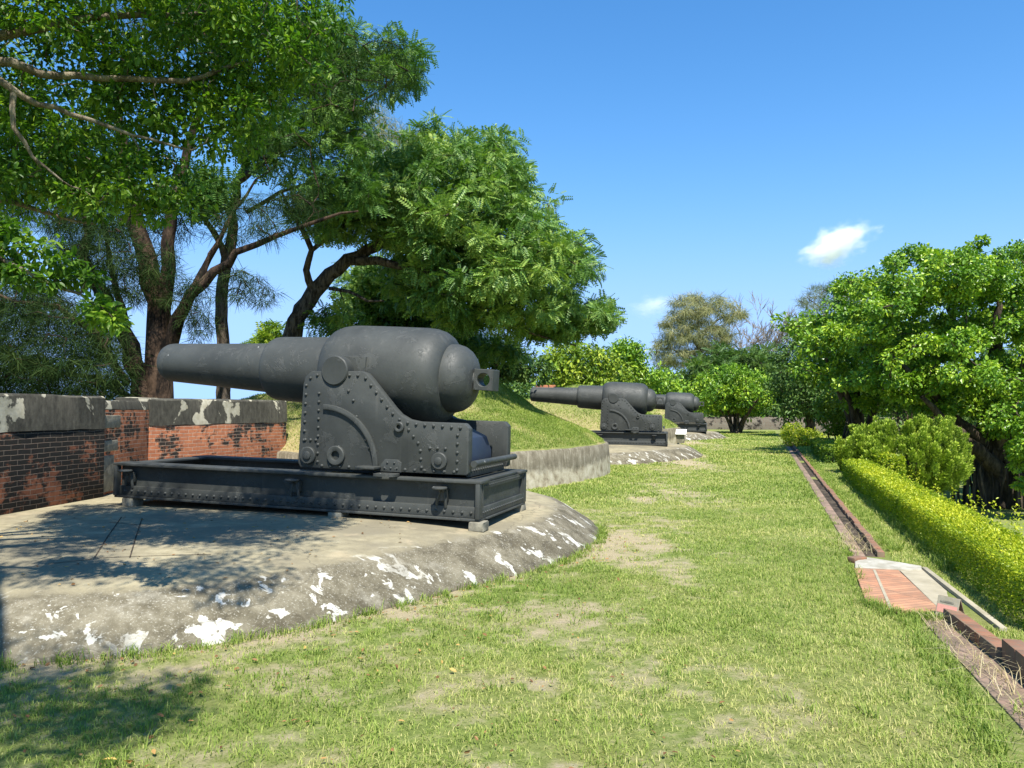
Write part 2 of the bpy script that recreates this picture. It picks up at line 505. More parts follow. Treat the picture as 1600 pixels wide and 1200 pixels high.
    g = t.ramp(n1, [(0.3, (0.10, 0.14, 0.03)), (0.5, (0.19, 0.215, 0.06)), (0.72, (0.33, 0.29, 0.12))])
    g = t.mix(d, g, t.ramp(n2, [(0.3, (0.26, 0.2, 0.09)), (0.7, (0.42, 0.35, 0.18))]))
    M['mound'] = t.done(g, 0.95, 0.1, t.bump(n2, 0.8, 0.04))
    # grass blades
    M['grass'] = leaf_mat('grass_blades', (0.131, 0.206, 0.037), (0.307, 0.387, 0.078), (0.653, 0.574, 0.253), 0.4, 0.6, 0.2)
    M['straw'] = leaf_mat('straw', (0.38, 0.29, 0.14), (0.52, 0.43, 0.24), (0.62, 0.55, 0.36), 0.3, 0.7, 0.1)
    M['litter'] = leaf_mat('dead_leaves', (0.13, 0.065, 0.03), (0.33, 0.18, 0.075), (0.66, 0.44, 0.13), 0.25, 0.6, 0.2)
    # foliage
    M['lf_front'] = leaf_mat('glossy_fig_leaves', (0.033, 0.084, 0.010), (0.101, 0.214, 0.019), (0.330, 0.451, 0.038), 0.62, 0.45, 0.4)
    M['lf_feather'] = leaf_mat('feathery_leaves', (0.044, 0.108, 0.022), (0.108, 0.216, 0.040), (0.216, 0.335, 0.062), 0.4, 0.5, 0.3)
    M['lf_lean'] = leaf_mat('pinnate_leaves', (0.043, 0.112, 0.023), (0.144, 0.262, 0.052), (0.337, 0.438, 0.077), 0.34, 0.45, 0.35)
    M['lf_banyan'] = leaf_mat('banyan_leaves', (0.044, 0.123, 0.013), (0.165, 0.308, 0.024), (0.440, 0.559, 0.040), 0.34, 0.38, 0.4)
    M['lf_far'] = leaf_mat('far_leaves', (0.033, 0.080, 0.017), (0.084, 0.160, 0.032), (0.178, 0.254, 0.046), 0.3, 0.5, 0.3)
    M['lf_lime'] = leaf_mat('lime_leaves', (0.06, 0.13, 0.014), (0.19, 0.29, 0.025), (0.40, 0.45, 0.04), 0.32, 0.45, 0.3)
    M['lf_casu'] = leaf_mat('casuarina_needles', (0.008, 0.023, 0.007), (0.023, 0.047, 0.013), (0.061, 0.090, 0.022), 0.2, 0.7, 0.05)
    M['lf_olive'] = leaf_mat('olive_needles', (0.108, 0.132, 0.060), (0.240, 0.246, 0.108), (0.408, 0.372, 0.168), 0.3, 0.6, 0.2)
    M['lf_wispy'] = leaf_mat('wispy_needles', (0.07, 0.10, 0.05), (0.15, 0.18, 0.09), (0.24, 0.25, 0.12), 0.35, 0.6, 0.2)
    M['lf_juniper'] = leaf_mat('juniper_sprays', (0.078, 0.135, 0.013), (0.247, 0.345, 0.035), (0.494, 0.590, 0.070), 0.25, 0.55, 0.25)
    M['lf_hedge'] = leaf_mat('golden_hedge_leaves', (0.110, 0.200, 0.013), (0.374, 0.441, 0.020), (0.660, 0.630, 0.044), 0.38, 0.4, 0.35)
    def bark(name, c1, c2, sc=6):
        t = NT(name)
        n = t.noise(sc, 6, 0.7, t.co((1, 1, 0.22)))
        return t.done(t.ramp(n, [(0.42, c1), (0.58, c2)]), 0.9, 0.2, t.bump(n, 1.0, 0.09))
    M['bark'] = bark('grey_bark', (0.03, 0.023, 0.016), (0.14, 0.11, 0.08), 12)
    M['bark_red'] = bark('reddish_bark', (0.010, 0.007, 0.005), (0.085, 0.054, 0.034), 7)
    M['bark_pale'] = bark('pale_bark', (0.14, 0.11, 0.075), (0.32, 0.265, 0.19), 12)
    M['bark_dark'] = bark('dark_bark', (0.035, 0.028, 0.02), (0.11, 0.085, 0.06), 6)
    # cloud
    def vapour(name, dens, edge):
        t = NT(name)
        t.t.nodes.remove(t.b)
        v = t.n('ShaderNodeVolumePrincipled')
        tc = t.n('ShaderNodeTexCoord')
        ln = t.n('ShaderNodeVectorMath', operation='LENGTH'); t.t.links.new(tc.outputs['Object'], ln.inputs[0])
        nn = t.n('ShaderNodeTexNoise'); nn.inputs['Scale'].default_value = 1.7; nn.inputs['Detail'].default_value = 6; nn.inputs['Roughness'].default_value = 0.6
        t.t.links.new(tc.outputs['Object'], nn.inputs['Vector'])
        f = t.math('SUBTRACT', t.math('ADD', t.math('MULTIPLY', nn.outputs[0], 1.9), -0.32), ln.outputs['Value'])
        f = t.math('MULTIPLY', f, edge, True)
        f = t.math('MULTIPLY', f, f)
        t.t.links.new(t.math('MULTIPLY', f, dens), v.inputs['Density'])
        v.inputs['Color'].default_value = (1, 1, 1, 1); v.inputs['Anisotropy'].default_value = 0.0
        t.t.links.new(v.outputs[0], t.out.inputs['Volume'])
        return t.m
    M['cloud'] = vapour('cloud_vapour', 0.22, 1.5)
    M['cloud_thin'] = vapour('thin_cloud_vapour', 0.05, 1.2)
    return M
MAT = make_materials()

# ------------------------------------------------------------------ fort layout in (p, q)
GUNS = [(0.0, 0), (18.2, 1), (36.3, 2)]          # offsets along q
PC = (-7.0, 8.7)                                 # platform centre
_edge_pts = [(-4.58, 3.62), (-3.73, 4.17), (-3.31, 4.78), (-2.66, 6.35), (-1.94, 8.76), (-2.15, 10.3), (-3.2, 12.1), (-5.0, 13.3)]
_ang = [math.atan2(q - PC[1], p - PC[0]) for p, q in _edge_pts]
_rad = [math.hypot(q - PC[1], p - PC[0]) for p, q in _edge_pts]
_ang = [_ang[0] - 0.9] + _ang + [_ang[-1] + 0.9]
_rad = [5.6] + _rad + [5.2]
_ang = [_ang[-1] - 2 * PI] + _ang + [_ang[0 + 0] + 2 * PI]
_rad = [_rad[-1]] + _rad + [_rad[0]]
_o = np.argsort(_ang)
_ang = np.array(_ang)[_o]; _rad = np.array(_rad)[_o]
_tt = np.linspace(-PI, PI, 721)
_rr = np.interp(_tt, _ang, _rad)
_k = np.ones(21) / 21
_rr = np.convolve(np.concatenate([_rr[-41:-1], _rr, _rr[1:41]]), _k, 'same')[40:-40]

def plat_r(theta):
    return np.interp((np.asarray(theta) + PI) % (2 * PI) - PI, _tt, _rr)

def plat_dist(x, y, off=0.0):
    """signed distance-like value to the platform rim: > 0 outside"""
    p, q = to_pq(np.asarray(x, float), np.asarray(y, float))
    dp, dq = p - PC[0], q - off - PC[1]
    return np.hypot(dp, dq) - plat_r(np.arctan2(dq, dp))

MOUND = np.array([(-5.8, -4.3), (-4.75, -2.8), (-4.05, -1.1), (-3.68, .7), (-3.75, 2.5), (-4.4, 4.1), (-5.8, 5.0), (-9.0, 5.4), (-15.5, 5.4), (-15.5, -3.9), (-9.2, -3.9), (-7.0, -4.6)])
MQ = 17.2

def poly_sd(px, py, poly):
    """signed distance (positive inside)"""
    px = np.asarray(px, float); py = np.asarray(py, float)
    d = np.full(px.shape, 1e9); ins = np.zeros(px.shape, bool)
    n = len(poly)
    for i in range(n):
        ax, ay = poly[i]; bx, by = poly[(i + 1) % n]
        ex, ey = bx - ax, by - ay
        t = np.clip(((px - ax) * ex + (py - ay) * ey) / (ex * ex + ey * ey + 1e-12), 0, 1)
        d = np.minimum(d, np.hypot(px - ax - t * ex, py - ay - t * ey))
        c = ((ay > py) != (by > py)) & (px < (bx - ax) * (py - ay) / (by - ay + 1e-12) + ax)
        ins ^= c
    return np.where(ins, d, -d)

def ground_z(x, y):
    p, q = to_pq(np.asarray(x, float), np.asarray(y, float))
    z = -1.35 * sstep(2.5, 6.0, p)
    z = z - 2.2 * sstep(-14.5, -24, p) * sstep(75, 60, q)
    z = z + 0.03 * (fbm(x * 0.5, y * 0.5, 7) - 0.5) * sstep(0, 2, y)
    return z

def dirt_amt(x, y):
    x = np.asarray(x, float); y = np.asarray(y, float)
    p, q = to_pq(x, y)
    d = np.zeros_like(x)
    for off, _ in GUNS:
        e = plat_dist(x, y, off)
        d = np.maximum(d, 0.62 * np.exp(-np.clip(e, 0, 9) / (0.65 if off == 0 else 0.35)))
    for cx, cy, rx, ry, a in ((1.35, 9.0, .8, 2.3, 0.62), (0.2, 6.3, 0.9, 1.2, 0.5), (-0.6, 4.6, 1.6, 1.0, 0.36), (5.3, 23.0, 1.0, 3.5, 0.7),
                              (0.9, 4.2, 1.2, 1.0, 0.32), (0.3, 3.4, 0.9, 0.7, 0.35), (-1.2, 3.6, 1.0, 0.6, 0.3), (3.2, 14.5, 1.0, 3.0, 0.42), (8.6, 36, 1.2, 6, 0.6), (1.9, 11.5, .6, 1.8, .42), (2.4, 14, .6, 2, .42), (3.2, 17, .7, 2.2, .42), (4.2, 20, .8, 2.4, .45), (-2.2, 3.9, 1.0, 0.7, 0.25)):
        d = np.maximum(d, a * np.exp(-(((x - cx) / rx) ** 2 + ((y - cy) / ry) ** 2)))
    d = d + 0.5 * (fbm(x * 1.3, y * 1.3, 3, 5) - 0.5)
    d = d + 0.7 * (fbm(x * 5, y * 5, 13, 3) - 0.5)
    return np.clip(d, 0, 1)

# ------------------------------------------------------------------ ground
def build_ground():
    def axis(a, b, st, growth, far):
        c = list(np.arange(a, b + st / 2, st)); s = st
        lo = []; v = a
        while v > -far: s *= growth; v -= s; lo.append(v)
        hi = []; v = b; s = st
        while v < far: s *= growth; v += s; hi.append(v)
        return np.array(lo[::-1] + c + hi)
    xs = axis(-4.5, 4.5, 0.1, 1.06, 2500); ys = axis(2.5, 12, 0.1, 1.05, 2500)
    X, Y = np.meshgrid(xs, ys)
    Z = ground_z(X, Y)
    V = np.stack([X, Y, Z], -1).reshape(-1, 3)
    nx, ny = len(xs), len(ys)
    i = np.arange(nx * ny).reshape(ny, nx)
    F = np.stack([i[:-1, :-1], i[:-1, 1:], i[1:, 1:], i[1:, :-1]], -1).reshape(-1, 4)
    o = np_obj('lawn', V, F, MAT['lawn'], smooth=True, attrs={'dirt': dirt_amt(X, Y).ravel()})
    tag(o, kind='structure')
build_ground()

def build_platform(off, label, i):
    n = 160
    th = np.linspace(0, 2 * PI, n, endpoint=False)
    r = plat_r(th)
    rings = [(0.0, -0.15, 1.0), (0.02, 0.03, 1.0), (-0.34, 0.25, 1.0), (-0.42, 0.29, 0.85), (-0.54, 0.32, 0.45), (-0.8, 0.35, 0.12), (-1.4, 0.39, 0), (-2.4, 0.415, 0), (-3.6, 0.42, 0), (-4.4, 0.42, 0)]
    V = []; E = []
    c2 = pq(PC[0], PC[1] + off)
    for k, (dr, z, e) in enumerate(rings):
        for t, rr in zip(th, r):
            wob = 0.03 * (fbm(math.cos(t) * 6 + k, math.sin(t) * 6, 21 + i) - 0.5) if 0 < k < 6 else 0
            q2 = pq(PC[0] + (rr + dr + wob) * math.cos(t), PC[1] + off + (rr + dr + wob) * math.sin(t))
            V.append((q2[0], q2[1], z + wob * 0.8)); E.append(e)
    V.append((c2[0], c2[1], 0.42)); E.append(0)
    F = []
    for k in range(len(rings) - 1):
        for a in range(n):
            b = (a + 1) % n
            F.append((k * n + a, k * n + b, (k + 1) * n + b, (k + 1) * n + a))
    F = np.array(F)
    m = len(rings) - 1
    ft = np.array([(m * n + a, m * n + (a + 1) % n, len(V) - 1, len(V) - 1) for a in range(n)])
    me = bpy.data.meshes.new('gun_platform')
    loc = Vector((c2[0], c2[1], 0))
    me.from_pydata([Vector(v) - loc for v in V], [], [tuple(f) for f in F] + [tuple(f[:3]) for f in ft])
    for p in me.polygons: p.use_smooth = True
    at_ = me.attributes.new('edge', 'FLOAT', 'POINT'); at_.data.foreach_set('value', np.array(E, dtype=np.float32))
    o = link('gun_platform', me, MAT['concrete'])
    o.location = loc
    tag(o, label, 'platform', 'concrete gun platforms')
    return o
PLAT_LAB = ['large weathered concrete platform with white patches under the nearest cannon',
            'low concrete platform with white peeling rim under the middle cannon',
            'small far concrete platform under the farthest cannon']
PLATS = [build_platform(o, PLAT_LAB[i], i) for o, i in GUNS]

# slab joints and a lighter inset slab on the near platform
def build_joints():
    mb = MB()
    def strip(a, b, w, z=0.402):
        a = np.array(a); b = np.array(b)
        d = (b - a) / np.linalg.norm(b - a); nrm = np.array((-d[1], d[0])) * w / 2
        n = 14
        for k in range(n):
            s0 = a + (b - a) * k / n; s1 = a + (b - a) * (k + 1) / n
            c = [s0 - nrm, s1 - nrm, s1 + nrm, s0 + nrm]
            bm = mb.bm
            vs = [bm.verts.new((p[0], p[1], plat_z(p[0], p[1]) + 0.004)) for p in c]
            bm.faces.new(vs)
    g = lambda u, v: at(u, v, 1.2 * 1200 / (v - 640))[:2]
    L = [((190, 810), (148, 868)), ((222, 812), (203, 868)), ((146, 869), (330, 862)), ((75, 876), (146, 870)), ((215, 822), (172, 818))]
    for a, b in L: strip(g(*a), g(*b), 0.011)
    o = mb.build('slab_joint', MAT['bark_dark'], None, 0)
    o.parent = PLATS[0]
    o.matrix_parent_inverse = Matrix.Translation(-PLATS[0].location)

_rz = [(0.34, 0.25), (0.42, 0.29), (0.54, 0.32), (0.8, 0.35), (1.4, 0.39), (2.4, 0.415), (3.6, 0.42), (9, 0.42)]
def plat_z(x, y, off=0.0):
    d = -plat_dist(x, y, off)
    return float(np.interp(d, [a for a, _ in _rz], [b for _, b in _rz]))
build_joints()

# ------------------------------------------------------------------ mounds and their retaining walls
def mound_h(p, q):
    sd = poly_sd(p, q, MOUND)
    h = 0.745 + 0.13 * sstep(0, .5, sd) + np.interp(sd, [0, 0.6, 1.8, 2.9, 4.0, 5.0], [0, 0.22, 0.72, 1.5, 1.85, 1.9])
    cap = np.interp(p, [-13.5, -11.5, -10, -7.5], [1.1, 1.95, 2.1, 3.2])
    h = np.minimum(h, cap)
    return h + 0.07 * (fbm(p * 1.5, q * 1.5, 31) - 0.5) * sstep(0, .8, sd), sd

def densify(poly, st):
    out = []
    n = len(poly)
    for i in range(n):
        a, b = poly[i], poly[(i + 1) % n]
        k = max(1, int(np.linalg.norm(b - a) / st))
        for j in range(k): out.append(a + (b - a) * j / k)
    return np.array(out)

def smooth_open(pts, n=60):
    pts = np.array(pts, float)
    for _ in range(3):
        q = [pts[0]]
        for a, b in zip(pts[:-1], pts[1:]): q += [a * .75 + b * .25, a * .25 + b * .75]
        q.append(pts[-1]); pts = np.array(q)
    return pts

MOUND = np.concatenate([smooth_open(MOUND[:8]), MOUND[8:]])

def build_mound(off, name_wall, i):
    ps = np.arange(-15.6, -3.5, 0.14); qs = np.arange(-5.0, 5.8, 0.14)
    P, Q = np.meshgrid(ps, qs)
    H, sd = mound_h(P, Q)
    bnd = densify(MOUND, 0.12)
    # clamp outside vertices to the nearest boundary point
    keep = sd > -0.2
    out = keep & (sd <= 0.0)
    idx = np.where(out)
    for a, b in zip(*idx):
        k = np.argmin((bnd[:, 0] - P[a, b]) ** 2 + (bnd[:, 1] - Q[a, b]) ** 2)
        P[a, b], Q[a, b] = bnd[k]
    H2, _ = mound_h(P, Q)
    H = np.where(out, 0.745, H2)
    XY = P[..., None] * AX + (Q[..., None] + MQ + off) * AQ
    V = np.concatenate([XY, H[..., None]], -1).reshape(-1, 3)
    ny, nx = P.shape
    ii = np.arange(nx * ny).reshape(ny, nx)
    F = np.stack([ii[:-1, :-1], ii[:-1, 1:], ii[1:, 1:], ii[1:, :-1]], -1).reshape(-1, 4)
    kf = keep.ravel()[F].all(1)
    F = F[kf]
    used = np.unique(F); remap = -np.ones(len(V), int); remap[used] = np.arange(len(used))
    dirt = np.clip(sstep(0.6, 0.85, fbm(P * .8, Q * .8, 5)) + 0.8 * sstep(0, -4, Q) * sstep(-6.5, -9, P) + 0.7 * sstep(-2.5, -4, Q), 0, 1).ravel()
    o = np_obj('mound', V[used], remap[F], MAT['mound'], smooth=True, attrs={'dirt': dirt[used]})
    tag(o, kind='structure')
    # retaining wall round the nose: 0.24 m thick concrete
    line = smooth_open([(-9.3, -3.9), (-7.0, -4.6), (-5.8, -4.3), (-4.75, -2.8), (-4.05, -1.1), (-3.68, .7), (-3.75, 2.5), (-4.4, 4.1), (-5.8, 5.0), (-9.0, 5.4)])
    T = np.gradient(line, axis=0); T /= np.linalg.norm(T, axis=1)[:, None]
    N = np.stack([T[:, 1], -T[:, 0]], 1)
    prof = [(0.10, -0.1), (0.08, 0.35), (0.05, 0.72), (0.02, 0.755), (-0.16, 0.77), (-0.19, 0.72), (-0.19, -0.1)]
    V = []; F = []
    base = pq(-6.0, MQ + off)
    for a, (l, nn) in enumerate(zip(line, N)):
        for dx, z in prof:
            w = 0.02 * (fbm(a * 0.8, z * 3, 55) - .5)
            xy = pq(l[0] + nn[0] * (dx + w), l[1] + nn[1] * (dx + w) + MQ + off)
            V.append((xy[0] - base[0], xy[1] - base[1], z + (w if z > .5 else 0)))
    m = len(prof)
    for a in range(len(line) - 1):
        for k in range(m):
            k2 = (k + 1) % m
            F.append((a * m + k, a * m + k2, (a + 1) * m + k2, (a + 1) * m + k))
    F2 = [tuple(range(m)), tuple(range((len(line) - 1) * m, len(line) * m))[::-1]]
    me = bpy.data.meshes.new('retaining_wall')
    me.from_pydata(V, [], F + F2)
    bm = bmesh.new(); bm.from_mesh(me); bmesh.ops.recalc_face_normals(bm, faces=bm.faces); bm.to_mesh(me); bm.free()
    for p in me.polygons: p.use_smooth = True
    me.set_sharp_from_angle(angle=R(40))
    w = link('retaining_wall', me, MAT['stained'])
    w.location = (base[0], base[1], 0)
    tag(w, name_wall, 'retaining wall', 'curved retaining walls of the mounds')
build_mound(0, 'curved brown stained concrete wall holding the grassy mound behind the nearest cannon', 0)
build_mound(18.2, 'short stained concrete wall with a white plaque, behind the middle cannon', 1)
build_mound(36.3, 'farthest low concrete wall holding the mound past the last cannon', 2)

# ------------------------------------------------------------------ parapet walls
def wall_thing(name, label, a, b, zb, zc, zt, mat_b, thick=0.7, coping=True, copw=0.008, group=None, side=-1):
    """brick wall from a to b (xy, the face looks to the left of a->b when side is -1), with a plaster coping"""
    a = np.array(a); b = np.array(b)
    d = b - a; L = np.linalg.norm(d)
    root = empty(name, (a[0], a[1], zb), (0, 0, math.atan2(d[1], d[0])))
    tag(root, label, 'wall', group)
    mb = MB(); mb.box(0, L, *sorted((0, side * thick)), -0.25, zc - zb, 0.008)
    mb.build('brick_face', mat_b, root)
    if coping:
        mb = MB()
        h0, h1 = zc - zb, zt - zb
        n = max(2, int(L / 0.25))
        pr = [(side * y_, z_) for y_, z_ in ((-copw, h0), (-copw + 0.015, h1 - 0.03), (-copw + 0.04, h1), (thick, h1 + 0.02), (thick, h0))]
        rng = random.Random(int(L * 1000))
        vs = []
        for k in range(n + 1):
            vs.append([mb.bm.verts.new((L * k / n, y + rng.uniform(-.008, .008), z + rng.uniform(-.01, .01))) for y, z in pr])
        for k in range(n):
            for j in range(len(pr)):
                j2 = (j + 1) % len(pr)
                mb.bm.faces.new((vs[k][j], vs[k][j2], vs[k + 1][j2], vs[k + 1][j]))
        mb.bm.faces.new(vs[0]); mb.bm.faces.new(vs[-1][::-1])
        bmesh.ops.recalc_face_normals(mb.bm, faces=mb.bm.faces)
        mb.build('coping', MAT['plaster'], root)
    return root

wa = wall_thing('parapet_wall', 'black stained brick wall with dark plaster top at the left edge', (-5.52, 10.43), (-6.2, 4.2), 0.36, 1.34, 1.78, MAT['brick_dark'])
wb = wall_thing('corner_pier', 'narrow brick pier with stone blocks between the two parapet walls', (-5.78, 12.3), (-5.60, 10.40), 0.36, 1.60, 1.72, MAT['brick_red'], 0.6)
for x0, x1, z0, z1 in ((1.22, 1.905, .98, 1.16), (1.30, 1.905, .66, .81), (1.42, 1.905, .10, .60)):
    mb = MB(); mb.box(x0, x1, -0.2, 0.025, z0, z1, 0.012)
    mb.build('stone_block', MAT['stone'], wb)
wc = wall_thing('parapet_wall', 'sunlit red brick wall with peeling pale plaster top beneath the cannon muzzle', (-4.62, 15.75), (-5.76, 12.22), 0.36, 1.34, 1.78, MAT['brick_red'], 0.7)
for off, lab in ((18.2, 'brick parapet wall in front of the middle cannon'), (36.3, 'brick parapet wall in front of the farthest cannon')):
    o2 = off * AQ
    wall_thing('parapet_wall', lab, (-4.62 + o2[0], 15.75 + o2[1]), (-6.4 + o2[0], 7.5 + o2[1]), 0.3, 1.2, 1.5, MAT['brick_red'], 0.7)

# ------------------------------------------------------------------ cannon
S = 1.06
def L3(x, y, z): return ((x + .13) * S, (y - .68) * S, (z + .44) * S)
OFFM = Matrix.Scale(S, 4) @ Matrix.Translation((.13, -.68, .44))

CHEEK = [(0.03, 0.0), (0.0, 0.06), (0.045, 0.90), (0.07, 0.98), (0.14, 1.04), (0.74, 1.04), (0.80, 1.02), (0.86, 0.96), (1.13, 0.66), (1.20, 0.595), (1.30, 0.545), (1.42, 0.525), (1.92, 0.52), (1.97, 0.47), (1.97, 0.02), (1.95, 0.0)]

def offset_path(pts, d):
    out = []
    for (a, b) in zip(pts[:-1], pts[1:]):
        a = np.array(a); b = np.array(b); t = (b - a) / np.linalg.norm(b - a)
        n = np.array((t[1], -t[0])); out.append((a + n * d, b + n * d))
    return out

def along(pts, step):
    pts = [np.array(p, float) for p in pts]
    seg = [np.linalg.norm(b - a) for a, b in zip(pts[:-1], pts[1:])]
    tot = sum(seg); n = max(1, int(round(tot / step)))
    res = []
    for k in range(n + 1):
        s = tot * k / n
        for a, b, l in zip(pts[:-1], pts[1:], seg):
            if s <= l + 1e-9: res.append(a + (b - a) * (s / l)); break
            s -= l
    return res

def disc(mb, x, z, r, y0, y1, hole=0.0, step=0.0):
    """short cylinder on the cheek, axis along y; y0 the outer end"""
    if hole:
        mb.lathe([(y1, r), (y0 + .006, r), (y0, r - .008), (y0, hole + .006), (y0 + .004, hole), (y1 - 0.004, hole), (y1 - 0.003, 0.001)], 'Y', 36, Matrix.Translation((x, 0, z)))
    else:
        pr = [(y1, r), (y0 + .006, r), (y0, r - .008)]
        if step:
            e = 0.02 if y0 < y1 else -0.02
            pr += [(y0, step), (y0 - e * .7, step), (y0 - e, step - .01)]
        mb.lathe(pr, 'Y', 36, Matrix.Translation((x, 0, z)))

def make_cannon():
    root = empty('coastal_cannon', (0, 0, 0))
    P = MAT['paint']
    def bld(mb, name, parent, mat=P, smooth=35):
        bmesh.ops.transform(mb.bm, matrix=OFFM, verts=mb.bm.verts)
        return mb.build(name, mat, parent, smooth)
    # ---- barrel (elevated 2.5 degrees about the trunnions)
    EL = Matrix.Translation((.43, .68, 1.045)) @ Matrix.Rotation(R(2.6), 4, 'Y') @ Matrix.Translation((-.43, 0, 0))
    mb = MB()
    prof = [(-1.5, .001), (-1.5, .125), (-2.36, .13), (-2.375, .145), (-2.375, .185), (-2.36, .212), (-2.32, .232), (-2.26, .240), (-1.6, .264), (-.80, .298), (-.798, .27), (-.785, .27),
            (-.782, .335), (-.765, .356), (-.73, .372), (-.66, .380), (-.3, .391), (.04, .402), (.045, .415), (.07, .458), (.12, .498), (.19, .526), (.28, .541), (.36, .545), (.8, .547), (1.2, .545),
            (1.30, .536), (1.38, .513), (1.445, .472), (1.485, .422), (1.495, .392), (1.498, .378), (1.503, .378), (1.56, .376), (1.63, .356), (1.69, .316), (1.735, .262), (1.765, .195), (1.775, .14), (1.777, .105), (1.80, .10), (1.80, .001)]
    mb.lathe(prof, 'X', 72, EL, cap=False)
    barrel = bld(mb, 'barrel', root, P, 28)
    for sgn in (-1, 1):
        mb = MB()
        # boss plate and trunnion shaft
        y_in, y_out = .50, .702
        pr = [(y_in, .16), (y_out - .012, .16), (y_out, .148), (y_out, .001)]
        mb.lathe([(sgn * a, b) for a, b in pr], 'Y', 40, EL @ Matrix.Translation((.43, 0, 0)), cap=False)
        b0, b1 = sorted((sgn * .44, sgn * .562))
        mb.box(.25, .72, b0, b1, -.13, .17, .008, EL)
        bld(mb, 'trunnion', barrel, P, 35)
    mb = MB()
    # breech loop: a square lug pierced sideways
    n = 24
    x0, x1, zz = 1.79, 2.01, .115
    b = bmesh.new()
    outer = []
    for k in range(n):
        t = 2 * PI * k / n
        c, s = math.cos(t), math.sin(t); m = max(abs(c), abs(s))
        outer.append(((x0 + x1) / 2 + c / m * (x1 - x0) / 2, s / m * zz))
    inner = [((x0 + x1) / 2 + .072 * math.cos(2 * PI * k / n), .072 * math.sin(2 * PI * k / n)) for k in range(n)]
    rings = []
    for y in (-.105, .105):
        rings.append([b.verts.new((x, y, z)) for x, z in outer]); rings.append([b.verts.new((x, y, z)) for x, z in inner])
    for k in range(n):
        j = (k + 1) % n
        b.faces.new((rings[0][k], rings[0][j], rings[1][j], rings[1][k]))
        b.faces.new((rings[2][k], rings[3][k], rings[3][j], rings[2][j]))
        b.faces.new((rings[0][k], rings[2][k], rings[2][j], rings[0][j]))
        b.faces.new((rings[1][k], rings[1][j], rings[3][j], rings[3][k]))
    bmesh.ops.recalc_face_normals(b, faces=b.faces)
    mb._merge(b, 0.005, 1, EL)
    bld(mb, 'breech_loop', barrel, P, 35)
    # ---- cheeks
    for side in (0, 1):
        y_out = 0.0 if side == 0 else 1.36
        y_in = 0.11 if side == 0 else 1.25
        sg = -1 if side == 0 else 1
        dirn = '-y' if side == 0 else '+y'
        mb = MB()
        mb.prism(CHEEK, min(y_out, y_in), max(y_out, y_in), 0.012)
        rv = []
        top = [(0.07, 0.10), (0.085, 0.90), (0.16, 0.995), (0.72, 0.995), (0.80, 0.965), (1.10, 0.62), (1.19, 0.545), (1.33, 0.50), (1.88, 0.475)]
        rv += along(top, 0.098)
        rv += along([(0.245, 0.07), (0.245, 0.80)], 0.093)
        rv += along([(1.85, 0.05), (1.85, 0.40)], 0.088)
        rv += along([(0.30, 0.03), (1.82, 0.03)], 0.105)
        rv += along([(1.31, 0.44), (1.44, 0.28), (1.46, 0.06)], 0.085)
        rv += along([(0.09, 0.30), (0.22, 0.30)], 0.065)
        rv += along([(1.55, 0.26), (1.72, 0.26)], 0.11)
        rv += along([(0.60, 0.83), (0.66, 0.73)], 0.1)
        rv += along([(0.70, 0.56), (0.90, 0.16)], 0.095)
        for x, z in rv:
            mb.rivet(x, y_out, z, 0.0185, dirn)
        ck = bld(mb, 'cheek_plate', root)
        # raised quarter arc
        mb = MB()
        c0, c1, ro, ri = 0.31, 0.02, 0.665, 0.61
        arc = [(c0 + ro * math.sin(t), c1 + ro * math.cos(t)) for t in np.linspace(0, PI / 2 - .02, 22)]
        arc += [(c0 + ri * math.sin(t), c1 + ri * math.cos(t)) for t in np.linspace(PI / 2 - .02, 0, 22)]
        ys = sorted((y_out + sg * .032, y_out - sg * .01))
        mb.prism(arc, ys[0], ys[1], 0.006)
        bld(mb, 'arc_rib', ck)
        for x, z, r, hole, stp in ((.135, .135, .092, 0, .045), (.475, .145, .104, .048, 0), (1.66, .135, .086, 0, .04), (1.205, .465, .055, .024, 0)):
            mb = MB()
            disc(mb, x, z, r, y_out + sg * .035, y_out - sg * .01, hole, stp)
            bld(mb, 'roller_boss', ck)
        # overhanging clamps at the foot of the cheek
        mb = MB()
        ys = sorted((y_out + sg * .17, y_out - sg * .01))
        mb.box(.79, 1.01, ys[0], ys[1], .03, .055, .005)
        bld(mb, 'clamp', ck)
        mb = MB()
        # pierced eye plate, lying flat
        b = bmesh.new(); n = 20
        oc, ocy, orx, ory = 1.115, .10, .13, .095
        rr = []
        for z in (-.035, -.01):
            rr.append([b.verts.new((oc + orx * math.copysign(abs(math.cos(t)) ** .6, math.cos(t)), y_out + sg * (ocy + ory * math.copysign(abs(math.sin(t)) ** .6, math.sin(t))), z)) for t in np.linspace(0, 2 * PI, n, endpoint=False)])
            rr.append([b.verts.new((oc + .045 * math.cos(t), y_out + sg * (ocy + .02 + .042 * math.sin(t)), z)) for t in np.linspace(0, 2 * PI, n, endpoint=False)])
        for k in range(n):
            j = (k + 1) % n
            b.faces.new((rr[0][k], rr[0][j], rr[1][j], rr[1][k])); b.faces.new((rr[2][k], rr[3][k], rr[3][j], rr[2][j]))
            b.faces.new((rr[0][k], rr[2][k], rr[2][j], rr[0][j])); b.faces.new((rr[1][k], rr[1][j], rr[3][j], rr[3][k]))
        bmesh.ops.recalc_face_normals(b, faces=b.faces)
        mb._merge(b)
        ys = sorted((y_out + sg * .014, y_out - sg * .01))
        mb.prism([(1.0, .0), (1.24, .0), (1.24, .10), (1.19, .13), (1.05, .13), (1.0, .07)], ys[0], ys[1], .004)
        for x, z in ((1.05, .04), (1.12, .04), (1.19, .04), (1.08, .095), (1.16, .095)): mb.rivet(x, y_out + sg * .014, z, .013, dirn)
        bld(mb, 'eye_plate', ck)
    # ---- between the cheeks
    mb = MB()
    mb.box(.10, .16, .112, 1.248, .05, .62, .01)
